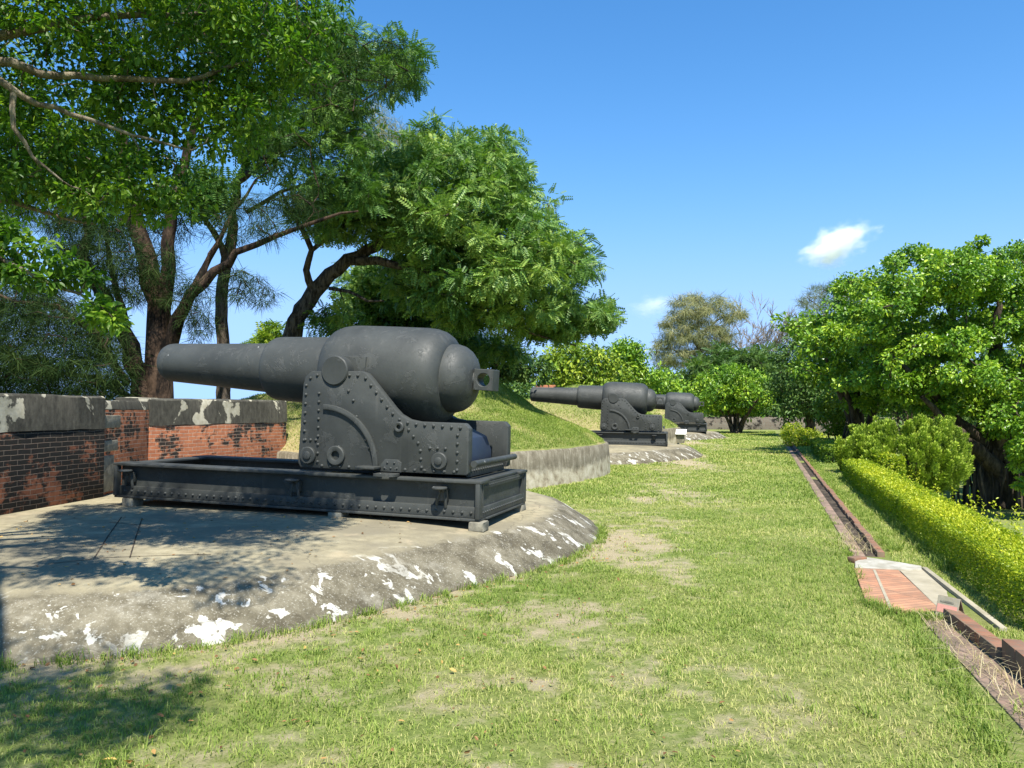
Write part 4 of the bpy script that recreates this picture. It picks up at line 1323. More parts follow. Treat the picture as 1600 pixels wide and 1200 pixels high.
bush('shrub', 'dark shaded shrub at the foot of the leaning tree on the mound', [(700, 560), (740, 530), (800, 540), (850, 570), (850, 590), (790, 585), (730, 575)], 25.5, 1.0, 44, .42, 110, .15, 'lf_far', 51)
bush('shrub', 'dark leafy shrub under the leaning trunk behind the breech', [(555, 470), (600, 440), (660, 460), (700, 500), (700, 560), (560, 560)], 23.5, 1.0, 40, .45, 110, .16, 'lf_far', 52)

bush('shrub', 'lime green shrub left of the middle cannon, behind its mound', [(845, 560), (880, 535), (930, 540), (960, 560), (985, 590), (970, 625), (890, 620), (850, 600)], 44, 2.0, 90, .62, 110, .22, 'lf_lime', 61)
bush('shrub', 'rounded dark green shrub rising behind the breech of the middle cannon', [(955, 560), (965, 540), (985, 534), (1003, 550), (1008, 580), (975, 600)], 50, 1.2, 34, .6, 110, .24, 'lf_banyan', 62)
bush('shrub', 'green shrub behind the farthest cannon', [(985, 590), (1010, 575), (1050, 585), (1080, 610), (1090, 640), (1080, 668), (1010, 660)], 56, 2.0, 56, .75, 110, .26, 'lf_banyan', 63, base=0.0)

# ------------------------------------------------------------------ far trees
def fan(u, vb, d, spread, vt, n, r0, r1, rng, zb=None):
    b = at(u, vb, d)
    if zb is not None: b[2] = zb
    out = []
    for k in range(n):
        f = (k + .5) / n * 2 - 1
        s = b + np.array((f * .25, rng.normal() * .2, 0))
        e = at(u + f * spread + rng.normal() * 4, vt + abs(f) * 8, d + rng.normal() * 1.2)
        out.append(([s, s + (e - s) * .4 + np.array((f * -.15, 0, .1)), e], r0 * rng.uniform(.7, 1), r1))
    return out
rg = np.random.default_rng(5)
tree('banyan_tree', 'small round banyan with many stems at the far end of the lawn', 'tree', None, fan(1150, 669, 52, 38, 615, 7, .16, .05, rg, 0.0),
     [dict(poly=[(1086, 610), (1096, 588), (1120, 578), (1150, 572), (1185, 578), (1203, 600), (1206, 625), (1190, 642), (1165, 648), (1140, 640), (1110, 646), (1090, 632)], d=52, th=2.3, n=100, r=.55, per=120, size=.2, mat='lf_banyan')], MAT['bark'], 71, twig_r=.03, tw_seg=4)
tree('casuarina_tree', 'tall olive brown feathery tree against the sky beyond the farthest cannon', 'tree', None,
     [([(1092, 668, 78), (1092, 600, 78), (1093, 540, 78), (1090, 490, 78), (1088, 465, 78)], .3, .06), ([(1092, 545, 78), (1070, 510, 78), (1050, 490, 78)], .14, .04), ([(1093, 530, 78), (1120, 500, 78), (1145, 490, 78)], .14, .04), ([(1092, 570, 78), (1050, 545, 78), (1025, 545, 78)], .12, .04), ([(1092, 560, 78), (1130, 530, 78), (1155, 520, 78)], .12, .04)],
     [dict(poly=[(1022, 545), (1035, 520), (1035, 500), (1050, 490), (1055, 470), (1085, 458), (1110, 462), (1140, 462), (1150, 480), (1165, 490), (1140, 505), (1150, 530), (1130, 550), (1100, 570), (1060, 570), (1030, 575)], d=78, th=3.2, n=130, r=.75, per=190, kind='strand', size=.62, flat=.45, droop=.45, up=.4, mat='lf_olive', targs=(.022,))], MAT['bark'], 72, twig_r=.05, tw_seg=4)

def bare_tree(u, vb, d, vt, label, seed, zb=0.0):
    rng = np.random.default_rng(seed)
    TV, TF = [], []
    base = at(u, vb, d); base[2] = zb
    H = at(u, vt, d)[2] - zb
    def rec(p, dr, L, r, lv):
        k = 4
        pts = [p]; q = p.copy(); dd = dr.copy()
        for i in range(k):
            dd = dd + rng.normal(size=3) * .12 + np.array((.02, 0, .06)); dd /= np.linalg.norm(dd)
            q = q + dd * L / k; pts.append(q.copy())
        V, F = tube_np(pts, [r * (1 - .55 * i / k) for i in range(k + 1)], 5 if lv < 3 else 3)
        b = len(TV); TV.extend(V); TF.extend([tuple(i + b for i in f) for f in F])
        if lv >= 5: return
        for c in range(3 if lv < 3 else 4):
            j = rng.integers(2, k + 1)
            nd = dd + unit(rng, 1)[0] * .62; nd[2] = abs(nd[2]) * .8 + .25; nd /= np.linalg.norm(nd)
            rec(pts[j], nd, L * rng.uniform(.6, .82), max(r * .55, .03), lv + 1)
    for a in (-.25, .02, .3):
        dr = np.array((a, 0, 1.0)); dr /= np.linalg.norm(dr)
        rec(base + np.array((a * .8, 0, 0)), dr, H * .36, .16, 0)
    root = empty('bare_tree', tuple(base)); tag(root, label, 'tree')
    V = np.array(TV); V[:, 2] = zb + (V[:, 2] - zb) * H / max(V[:, 2].max() - zb, .1)
    np_obj('trunk', V, np.array([f for f in TF if len(f) == 4]), MAT['bark_pale'], root, True)
bare_tree(1195, 665, 84, 455, 'leafless grey tree with fine twigs against the sky', 73)
tree('casuarina_tree', 'tall wispy grey green tree above the dark tree at the back', 'tree', None,
     [([(1310, 668, 88), (1308, 560, 88), (1305, 500, 88), (1302, 450, 88)], .25, .05), ([(1306, 520, 88), (1280, 480, 88), (1262, 465, 88)], .12, .04), ([(1306, 520, 88), (1330, 470, 88), (1345, 450, 88)], .12, .04)],
     [dict(poly=[(1246, 475), (1262, 455), (1280, 446), (1305, 442), (1330, 448), (1355, 445), (1370, 470), (1350, 500), (1300, 510), (1262, 505)], d=88, th=3, n=80, r=.7, per=110, kind='strand', size=.6, flat=.6, droop=-.3, up=.4, mat='lf_wispy', targs=(.022,))], MAT['bark'], 74, twig_r=.05, tw_seg=4)
tree('rain_tree', 'spreading mid green tree behind the small round banyan', 'tree', None, fan(1140, 668, 66, 45, 600, 4, .2, .07, rg, 0.0),
     [dict(poly=[(1070, 590), (1080, 568), (1110, 556), (1130, 545), (1165, 552), (1200, 550), (1225, 565), (1230, 600), (1200, 640), (1090, 630)], d=66, th=2.4, n=90, r=.8, per=80, kind='frond', size=.6, flat=.5, mat='lf_far')], MAT['bark'], 75, twig_r=.04, tw_seg=4)
tree('broadleaf_tree', 'dark broad tree on one straight trunk at the end of the drain', 'tree', None,
     [([(1266, 680, 46), (1266, 655, 46), (1266, 620, 46), (1264, 580, 46), (1262, 550, 46)], .24, .08), ([(1266, 620, 46), (1240, 590, 46), (1225, 575, 46)], .1, .04), ([(1266, 615, 46), (1290, 580, 46), (1310, 560, 46)], .1, .04)],
     [dict(poly=[(1205, 600), (1212, 560), (1235, 530), (1260, 515), (1290, 510), (1320, 530), (1330, 580), (1322, 630), (1290, 655), (1255, 652), (1225, 655), (1208, 640)], d=46, th=2.2, n=120, r=.6, per=110, size=.2, mat='lf_far')], MAT['bark_dark'], 76, twig_r=.03, tw_seg=4)
bush('shrub', 'pale green weeping shrub beside the dark straight trunk', [(1275, 635), (1290, 618), (1320, 612), (1345, 625), (1350, 665), (1320, 690), (1290, 672)], 31, .9, 42, .34, 100, .14, 'lf_lime', 77, base=-.5)

# ------------------------------------------------------------------ banyans on the right
def banyan(u, vb, d, zb, label, limb_targets, crowns, seed, roots=30, rad=.42):
    rng = np.random.default_rng(seed)
    b = at(u, vb, d); b[2] = zb
    limbs = []
    for k, (tu, tv, td) in enumerate(limb_targets):
        a = 2 * PI * k / len(limb_targets)
        s = b + np.array((math.cos(a) * rad * .6, math.sin(a) * rad * .6, 0))
        e = at(tu, tv, td)
        m1 = s + np.array((math.cos(a) * .05, 0, 1.1)); m2 = s + (e - s) * .45 + np.array((0, 0, .5))
        limbs.append(([s, m1, m2, s + (e - s) * .75 + np.array((0, 0, .25)), e], rad * rng.uniform(.5, .75), .06))
    for k in range(roots):      # hanging aerial roots
        a = rng.uniform(0, 2 * PI); rr = rad * rng.uniform(.6, 2.4)
        s = b + np.array((math.cos(a) * rr, math.sin(a) * rr, 0))
        h = rng.uniform(1.8, 2.8)
        limbs.append(([s, s + np.array((rng.normal() * .08, rng.normal() * .08, h * .5)), s + np.array((-math.cos(a) * rr * .4, -math.sin(a) * rr * .4, h))], rng.uniform(.02, .07), .02))
    return tree('banyan_tree', label, 'tree', None, limbs, crowns, MAT['bark_dark'], seed, twig_r=.03, tw_seg=5, flare=False)

banyan(1565, 800, 23.5, -1.35, 'huge lime topped banyan with hanging roots right of the clipped conifer',
       [(1400, 560, 22.5), (1480, 480, 23.5), (1560, 440, 24), (1600, 560, 22), (1440, 620, 22), (1660, 520, 23.5)],
       [dict(poly=[(1335, 600), (1350, 540), (1350, 475), (1365, 440), (1400, 432), (1435, 410), (1478, 405), (1528, 385), (1555, 398), (1580, 425), (1640, 430), (1720, 440), (1760, 520), (1740, 640), (1660, 690), (1600, 690), (1545, 650), (1480, 655), (1400, 640)], d=23, th=2.7, n=520, lump=(92, .85), r=.33, per=215, size=.10, targs=(.62,), mat='lf_banyan', flat=.75, hollow=.33),
        dict(poly=[(1535, 690), (1570, 650), (1640, 650), (1640, 780), (1590, 765), (1555, 740)], d=20.5, th=.8, n=40, lump=(9, .55), r=.28, per=170, size=.095, targs=(.62,), mat='lf_banyan', hollow=.33)], 81, 70, .55)
banyan(1350, 700, 29, -1.3, 'second banyan with a lower crown left of the huge one',
       [(1290, 560, 28), (1330, 520, 29), (1390, 560, 28), (1320, 600, 27)],
       [dict(poly=[(1250, 560), (1255, 515), (1285, 490), (1310, 480), (1340, 440), (1370, 450), (1400, 500), (1420, 580), (1400, 640), (1340, 640), (1300, 610), (1270, 600)], d=28, th=2.6, n=220, lump=(38, .95), r=.42, per=170, size=.12, targs=(.62,), mat='lf_banyan', flat=.75, hollow=.33)], 82, 26)
banyan(1700, 800, 29, -1.35, 'banyan at the right edge rising behind the huge one',
       [(1620, 480, 29), (1700, 440, 29), (1780, 480, 29)],
       [dict(poly=[(1565, 480), (1570, 410), (1590, 385), (1640, 375), (1720, 370), (1820, 400), (1860, 520), (1820, 640), (1620, 620)], d=29, th=2.6, n=200, lump=(34, 1.0), r=.42, per=150, size=.12, targs=(.62,), mat='lf_banyan', flat=.75, hollow=.33)], 83, 30)
for args in (
    ((1430, 720, 40), -1.35, 'shaded tree far behind the banyans over the low ground', [(1330, 640), (1340, 560), (1400, 500), (1480, 480), (1560, 500), (1580, 620), (1520, 700), (1400, 690)], 90, 84),
    ((1640, 740, 36), -1.35, 'shaded tree behind the hanging roots at the right edge', [(1500, 640), (1520, 560), (1620, 520), (1720, 540), (1760, 660), (1680, 735), (1560, 730)], 90, 85)):
    (u_, v_, d_), zb_, lab_, poly_, n_, sd_ = args
    tree('broadleaf_tree', lab_, 'tree', None, fan(u_, v_, d_, 60, 600, 5, .2, .08, rg, zb_),
         [dict(poly=poly_, d=d_, th=2.5, n=n_, r=.8, per=90, size=.22, mat='lf_far')], MAT['bark_dark'], sd_, twig_r=.035, tw_seg=4)

# clipped golden conifer: upright sprays
def juniper():
    rng = np.random.default_rng(91)
    d0 = 19.8
    poly = [(1308, 715), (1308, 695), (1325, 680), (1345, 670), (1370, 662), (1400, 664), (1430, 658), (1465, 658), (1485, 662), (1500, 672), (1512, 685), (1516, 715), (1510, 755), (1480, 765), (1430, 770), (1350, 760), (1318, 735)]
    uv, e = in_poly_samples(poly, 420, rng)
    dd = d0 - np.sqrt(np.clip(e * (2 - e), 0.02, 1)) * 1.25 * rng.uniform(.1, 1, len(e))
    base = at(1420, 790, d0); base[2] = -.75
    root = empty('conifer_shrub', tuple(base)); tag(root, 'rounded yellow green conifer with upright sprays behind the clipped hedge', 'shrub')
    C = np.array([at(u, v, d) for (u, v), d in zip(uv, dd)])
    Ps, Ds, Ns, ss, ts = [], [], [], [], []
    for c in C:
        out = c - (base + np.array((0, 0, .9))); out /= np.linalg.norm(out)
        ax = out * .55 + np.array((0, 0, 1.0)) + rng.normal(size=3) * .12; ax /= np.linalg.norm(ax)
        L = rng.uniform(.24, .40); m = 170
        h = rng.random(m) ** .8
        w = .10 * np.sqrt(np.clip(1 - h, 0, 1)) * rng.uniform(.75, 1.2) + .012
        an = rng.uniform(0, 2 * PI, m)
        a1 = np.cross(ax, (0.2, .9, .1)); a1 /= np.linalg.norm(a1); a2 = np.cross(ax, a1)
        rad = np.cos(an)[:, None] * a1 + np.sin(an)[:, None] * a2
        P = c + ax * ((h - .5) * L)[:, None] + rad * (w * rng.uniform(.6, 1, m))[:, None]
        Ps.append(P); Ds.append(ax * 1.0 + rad * .7 + rng.normal(size=(m, 3)) * .25); Ns.append(rad + rng.normal(size=(m, 3)) * .3)
        ss.append(rng.uniform(.05, .09, m)); ts.append(np.clip(rng.random() * .55 + .6 * h - .12 + rng.normal(size=m) * .1, 0, 1))
    V, F, t = scatter(T_diamond(.42), np.concatenate(Ps), np.concatenate(Ds), np.concatenate(Ns), np.concatenate(ss), np.concatenate(ts))
    np_obj('crown', V, F, MAT['lf_juniper'], root, False, {'tint': t})
    TV, TF = [], []
    for k in range(34):
        c = C[k * 7 % len(C)]
        s = base + rng.normal(size=3) * np.array((.35, .25, 0))
        Vv, Ff = tube_np(bend(s, c, rng, 5, .1), [.045 * (1 - .14 * i) for i in range(6)], 5)
        b = len(TV); TV.extend(Vv); TF.extend([tuple(i + b for i in f) for f in Ff])
    np_obj('trunk', np.array(TV), np.array(TF), MAT['bark_dark'], root, True)
juniper()

# hedges
def hedge(name, label, p0, p1, q0, q1, h, dens, size, mat, seed, zb=0.0, rough=.05, sprigs=0):
    rng = np.random.default_rng(seed)
    mid = pq((p0 + p1) / 2, (q0 + q1) / 2)
    root = empty(name, (mid[0], mid[1], zb)); tag(root, label, 'hedge')
    def surf(n, face):
        q = rng.uniform(q0, q1, n)
        if face == 'top': p = rng.uniform(p0, p1, n); z = np.full(n, h); nr = np.array((0, 0, 1.))
        elif face == 'l': p = np.full(n, p0); z = h * rng.random(n) ** .75; nr = np.array((-AX[0], -AX[1], .15))
        elif face == 'r': p = np.full(n, p1); z = h * rng.random(n) ** .75; nr = np.array((AX[0], AX[1], .15))
        elif face == 'n': p = rng.uniform(p0, p1, n); q = np.full(n, q0); z = h * rng.random(n) ** .75; nr = np.array((-AQ[0], -AQ[1], .15))
        else: p = rng.uniform(p0, p1, n); q = np.full(n, q1); z = h * rng.random(n) ** .75; nr = np.array((AQ[0], AQ[1], .15))
        return p, q, z, np.tile(nr, (n, 1))
    Lq, Lp = q1 - q0, p1 - p0
    PP = []
    for f, A in (('top', Lq * Lp), ('l', Lq * h), ('r', Lq * h), ('n', Lp * h), ('f', Lp * h)):
        PP.append(surf(int(A * dens), f))
    p = np.concatenate([a[0] for a in PP]); q = np.concatenate([a[1] for a in PP]); z = np.concatenate([a[2] for a in PP]); nr = np.concatenate([a[3] for a in PP])
    # thin with distance along q (seen smaller)
    keep = rng.random(len(p)) < np.clip(9.0 / np.maximum(q, 1), .35, 1)
    p, q, z, nr = p[keep], q[keep], z[keep], nr[keep]
    sz = size * np.clip(q / 9.0, 1, 1.9)
    # rounded shoulders + bumps
    e = np.minimum(np.minimum(p - p0, p1 - p), np.minimum(q - q0, q1 - q))
    drop = np.where(z > h - 1e-6, .10 * np.exp(-np.clip(e, 0, 1) / .07), 0)
    bumpy = rough * (fbm(p * 3, q * 3 + z * 3, seed) - .5) * 2
    inset = np.abs(rng.normal(0, .035, len(p))) - bumpy
    xy = p[:, None] * AX + q[:, None] * AQ
    P = np.concatenate([xy, (z - drop)[:, None]], 1) - nr * inset[:, None]
    P[:, 2] = np.maximum(P[:, 2], .02) + zb + ground_z(P[:, 0], P[:, 1]) * .6
    D = nr * .7 + unit(rng, len(p)) * .9 + np.array((0, 0, .25)); N = nr + unit(rng, len(p)) * .7
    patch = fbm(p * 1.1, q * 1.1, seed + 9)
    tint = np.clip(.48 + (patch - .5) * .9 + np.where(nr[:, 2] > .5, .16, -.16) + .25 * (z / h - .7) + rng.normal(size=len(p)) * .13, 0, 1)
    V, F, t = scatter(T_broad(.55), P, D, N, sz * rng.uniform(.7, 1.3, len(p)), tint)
    if sprigs:
        Ps, Ds = [], []
        for k in range(sprigs):
            pp = rng.uniform(p1 - .25, p1 + .12); qq = q0 + (q1 - q0) * rng.random() ** 1.3 * .8
            b2 = pq(pp, qq); L = rng.uniform(.10, .34); dr = np.array((rng.normal() * .3, rng.normal() * .3, 1)); dr /= np.linalg.norm(dr)
            for s in np.linspace(.1, 1, 16):
                Ps.append(np.array((b2[0], b2[1], h + zb - .05)) + dr * L * s + rng.normal(size=3) * .012); Ds.append(dr * .4 + unit(rng, 1)[0])
        Ps = np.array(Ps); Ds = np.array(Ds)
        V2, F2, t2 = scatter(T_broad(.5), Ps, Ds, np.array((0, 0, 1.)) + unit(rng, len(Ps)) * .5, size * 1.3 * rng.uniform(.8, 1.3, len(Ps)), np.clip(.75 + rng.normal(size=len(Ps)) * .15, 0, 1))
        F = np.concatenate([F, F2 + len(V)]); V = np.concatenate([V, V2]); t = np.concatenate([t, t2])
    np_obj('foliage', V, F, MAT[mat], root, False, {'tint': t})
    # woody stems inside
    TV, TF = [], []
    for k in range(int(Lq * 14)):
        pp, qq = rng.uniform(p0 + .24, p1 - .24), rng.uniform(q0 + .2, q1 - .2)
        b2 = pq(pp, qq); z0 = zb + float(ground_z(b2[0], b2[1])) - .05
        s = np.array((b2[0], b2[1], z0))
        for j in range(3):
            e2 = s + np.array((rng.normal() * .06, rng.normal() * .08, h * rng.uniform(.6, .88)))
            Vv, Ff = tube_np(bend(s, e2, rng, 3, .1), [.009, .007, .005, .003], 4)
            b = len(TV); TV.extend(Vv); TF.extend([tuple(i + b for i in f) for f in Ff])
    np_obj('woody_core', np.array(TV), np.array(TF), MAT['bark'], root, True)
    root.children[-1]['kind'] = 'stuff'
    # dense inner twigs so that daylight does not pass through
    n = int(Lq * Lp * h * 1500)
    pp, qq, zz = rng.uniform(p0 + .06, p1 - .06, n), rng.uniform(q0 + .06, q1 - .06, n), rng.uniform(.12, .92, n) * h
    P = np.concatenate([pp[:, None] * AX + qq[:, None] * AQ, (zz + zb)[:, None]], 1)
    V, F, t = scatter(T_broad(.6), P, unit(rng, n), unit(rng, n), np.full(n, size * 2.2), np.full(n, .1))
    np_obj('inner_foliage', V, F, MAT['lf_far'], root, False, {'tint': t})

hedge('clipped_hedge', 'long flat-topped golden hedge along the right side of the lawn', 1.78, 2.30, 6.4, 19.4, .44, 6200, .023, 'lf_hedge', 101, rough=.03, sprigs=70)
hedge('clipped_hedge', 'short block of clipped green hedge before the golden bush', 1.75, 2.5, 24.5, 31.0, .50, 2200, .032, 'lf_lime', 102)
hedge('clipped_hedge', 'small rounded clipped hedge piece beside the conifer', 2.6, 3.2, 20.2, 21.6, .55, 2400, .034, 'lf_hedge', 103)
g1 = bush('golden_bush', 'loose golden yellow bush at the far end of the hedge row', [(1224, 690), (1222, 675), (1232, 664), (1245, 660), (1258, 672), (1280, 676), (1292, 688), (1285, 700), (1240, 702)], 34, .9, 70, .22, 90, .075, 'lf_hedge', 104, base=0.0)

# ------------------------------------------------------------------ distant woodland, stone wall
def woodland():
    rng = np.random.default_rng(111)
    C = []; r = []
    for u in np.arange(560, 2900, 7):
        d = rng.uniform(98, 125)
        top = 585 + 25 * (fbm(u * .02, 1, 5) - .5) * 2 + (10 if u < 900 else 0)
        for v in np.arange(top, 668, 9):
            C.append(at(u + rng.normal() * 4, v, d + rng.normal() * 2)); r.append(rng.uniform(.8, 1.6))
    C = np.array(C); r = np.array(r)
    V, F, t = clump_leaves(C, r, 46, T_broad(.6), .55, rng)
    o = np_obj('woodland', V, F, MAT['lf_far'], None, False, {'tint': t})
    tag(o, 'distant band of green woodland closing the view', 'woodland', kind='stuff')
woodland()
mb = MB(); a = at(1096, 668, 62); b_ = at(1320, 668, 62)
o = wall_thing('stone_wall', 'low grey stone wall across the far end behind the trees', (a[0], 62.0), (b_[0] + 3, 58.5), 0.0, 1.0, 1.1, MAT['stone_wall'], .5, False, side=1)

# ------------------------------------------------------------------ drain, curbs, paving at the right
def run_box(name, label, cat, mat, p0, q0, p1, q1, w, z0, z1, group=None, kind=None, bevel=.006, jitter=0.0):
    """a bar from (p0,q0) to (p1,q1), w wide to the right of it"""
    a = pq(p0, q0); b = pq(p1, q1); d = b - a; L = np.linalg.norm(d)
    mb = MB()
    if jitter:
        n = max(2, int(L / .23)); rng = random.Random(5)
        for k in range(n):
            jz = rng.uniform(-jitter, jitter); jy = rng.uniform(-jitter, jitter)
            mb.box(L * k / n + .003, L * (k + 1) / n - .003, -w + jy, jy, z0, z1 + jz, bevel)
    else:
        mb.box(0, L, -w, 0, z0, z1, bevel)
    o = mb.build(name, mat)
    o.location = (a[0], a[1], 0); o.rotation_euler = (0, 0, math.atan2(d[1], d[0]))
    tag(o, label, cat, group, kind)
    return o

run_box('brick_edging', 'flat pinkish brick edging on the lawn side of the long drain', 'edging', MAT['edging'], .93, 9.2, 1.02, 41, .13, -.1, .008)
run_box('gutter', None, None, MAT['bark_dark'], 1.05, 9.2, 1.17, 41, .13, -.1, .003, kind='structure')
run_box('brick_curb', 'long raised brick curb along the far drain', 'curb', MAT['curb'], 1.18, 9.2, 1.28, 41, .075, -.1, .055, jitter=.008)
# near run of the drain
run_box('brick_curb', 'near red brick curb with bricks on edge at the lower right', 'curb', MAT['curb'], 1.56, 2.6, 1.42, 5.62, .11, -.1, .155, jitter=.006)
run_box('brick_curb', 'short lower brick curb beside the folded sign', 'curb', MAT['curb'], 1.40, 5.64, 1.30, 6.72, .10, -.1, .09, jitter=.007)
run_box('gutter', None, None, MAT['edging'], 1.30, 2.6, 1.14, 6.6, .24, -.1, .008, kind='structure')

def flat_poly(name, pts, z, mat, label=None, cat=None, kind=None, th=.08, rot=18.0):
    P = [np.array(p) for p in pts]
    c = sum(P) / len(P)
    ca, sa = math.cos(R(-rot)), math.sin(R(-rot))
    mb = MB(); bm = bmesh.new()
    # object x runs across the tiles
    loc = [((p - c)[0] * ca - (p - c)[1] * sa, (p - c)[0] * sa + (p - c)[1] * ca) for p in P]
    zz = z if hasattr(z, '__len__') else [z] * len(P)
    t = [bm.verts.new((x, y, q)) for (x, y), q in zip(loc, zz)]
    b = [bm.verts.new((x, y, q - th)) for (x, y), q in zip(loc, zz)]
    n = len(P)
    bm.faces.new(t); bm.faces.new(b[::-1])
    for i in range(n): bm.faces.new((t[i], b[i], b[(i + 1) % n], t[(i + 1) % n]))
    bmesh.ops.recalc_face_normals(bm, faces=bm.faces)
    mb._merge(bm, .004, 1)
    o = mb.build(name, mat)
    o.location = (c[0], c[1], 0); o.rotation_euler = (0, 0, R(rot))
    tag(o, label, cat, kind=kind)
    return o
gp = lambda u, v: at(u, v, 1.6 * 1200 / (v - 640))[:2]
flat_poly('tile_paving', [gp(1334, 889), gp(1402, 890), gp(1478, 962), gp(1400, 958), gp(1352, 938)], .022, MAT['tile'], kind='structure', rot=108)
mbj = MB(); mbj.box(-.012, .012, -.75, .75, .0, .026)
oj = mbj.build('tile_joint', MAT['cement'], None)
j0 = gp(1366, 892); j1 = gp(1392, 952); mj = (j0 + j1) / 2; dj = j1 - j0
oj.location = (mj[0], mj[1], 0); oj.rotation_euler = (0, 0, math.atan2(dj[1], dj[0]) - PI / 2); oj.scale = (1, np.linalg.norm(dj) / 1.5, 1)
tag(oj, kind='structure')
flat_poly('ramp', [gp(1403, 889), gp(1440, 889), gp(1560, 985), gp(1552, 1000), gp(1482, 965)], [.016, .016, -.02, -.02, .016], MAT['cement'], kind='structure')
flat_poly('concrete_curb', [gp(1336, 880), gp(1352, 873), gp(1398, 880), gp(1440, 887), gp(1440, 892), gp(1402, 892), gp(1336, 889)], .032, MAT['white_cement'], 'short whitewashed cement curb closing the end of the long drain', 'curb')
a_ = gp(1440, 889); b_ = gp(1562, 984)
mbk = MB(); Lk = float(np.linalg.norm(b_ - a_)); mbk.box(0, Lk, -.0, .05, -.1, .035, .006)
ok = mbk.build('concrete_curb', MAT['cement']); ok.location = (a_[0], a_[1], 0); ok.rotation_euler = (0, 0, math.atan2(b_[1] - a_[1], b_[0] - a_[0]))
tag(ok, 'thin cement edge between the ramp and the hedge', 'curb')
ba = gp(1345, 886)
mbb = MB(); mbb.box(-.09, .09, -.05, .05, 0, .055, .008)
ob = mbb.build('loose_brick', MAT['curb']); ob.location = (gp(1348, 878)[0] - .03, gp(1348, 878)[1] + .06, 0.0); ob.rotation_euler = (0, 0, .4)
tag(ob, 'loose brown brick lying at the end of the long drain', 'brick')

# folded card sign
def folded_sign():
    c = gp(1480, 963)
    root = empty('folded_sign', (c[0] + .01, c[1] - .02, .02), (0, 0, R(-62)))
    tag(root, 'small folded card sign with pink and white panels by the brick curb', 'sign')
    h, w, s = .155, .085, .055
    for sg in (-1, 1):
        mb = MB()
        mb.box(-w, w, -.004, .004, 0, h, .001, Matrix.Translation((0, sg * s, 0)) @ Matrix.Rotation(sg * math.atan2(s, h) , 4, 'X'))
        pn = mb.build('sign_panel', MAT['cement'] if sg < 0 else MAT['edging'], root, 0)
        if sg < 0:
            MM = Matrix.Translation((0, sg * s, 0)) @ Matrix.Rotation(sg * math.atan2(s, h), 4, 'X')
            mb = MB(); mb.box(-w + .008, w - .008, -.0062, -.0045, .03, .092, 0, MM); mb.build('colour_band', MAT['pink'], pn, 0)
            mb = MB()
            mb.box(-.06, .045, -.0062, -.0045, .108, .122, 0, MM)
            mb.build('print', MAT['stone'], pn, 0)
folded_sign()

# white plaque on the middle retaining wall
def plaque():
    c = at(1062, 675, 35.0)
    root = empty('info_plaque', tuple(c), (0, 0, R(-20)))
    tag(root, 'slanted white information plaque on the wall behind the middle cannon', 'sign')
    mb = MB(); mb.box(-.30, .30, -.02, .02, -.17, .17, .006, Matrix.Rotation(R(-50), 4, 'X')); mb.build('panel', MAT['white'], root)
    mb = MB(); mb.box(-.2, .2, -.02, .12, -.5, -.03, .004); mb.build('bracket', MAT['stone'], root)
plaque()
# red brick remnant on the farther mound
c = at(850, 605, 37.0)
mb = MB(); mb.box(-.5, .5, -.3, .3, -.5, .0, .02); mb.box(-.4, .55, -.1, .32, .002, .10, .02)
o = mb.build('brick_remnant', MAT['brick_red']); o.location = tuple(c); o.rotation_euler = (0, 0, R(-12))
tag(o, 'flat patch of old red bricks on top of the farther mound', 'brickwork')

# ------------------------------------------------------------------ grass, straw, fallen leaves
T_blade = (np.array([(0, -.5, 0), (0, .5, 0), (.62, .36, .0), (.62, -.36, .0), (1.0, .05, .0), (1.0, -.05, 0)]), np.array([(0, 1, 2, 3), (3, 2, 4, 5)]))

def blades(P, h, w, lean, tint, rng):
    n = len(P)
    az = rng.uniform(0, 2 * PI, n)
    hd = np.stack([np.cos(az), np.sin(az), np.zeros(n)], 1)
    side = np.stack([-np.sin(az), np.cos(az), np.zeros(n)], 1)
    up = np.array((0, 0, 1.))
    ln = lean * rng.uniform(.3, 1.5, n)
    p0l = P - side * (w / 2)[:, None]; p0r = P + side * (w / 2)[:, None]
    m = P + up * (h * .62)[:, None] + hd * (h * ln * .4)[:, None]
    t = P + up * (h * (1 - .25 * np.clip(ln, 0, 1.5)))[:, None] + hd * (h * ln)[:, None]
    ml = m - side * (w * .38)[:, None]; mr = m + side * (w * .38)[:, None]
    tl = t - side * (w * .05)[:, None]; tr = t + side * (w * .05)[:, None]
    V = np.stack([p0l, p0r, mr, ml, tr, tl], 1).reshape(-1, 3)
    F = (np.arange(n) * 6)[:, None, None] + np.array([(0, 1, 2, 3), (3, 2, 4, 5)])[None]
    return V, F.reshape(-1, 4), np.repeat(tint, 6)

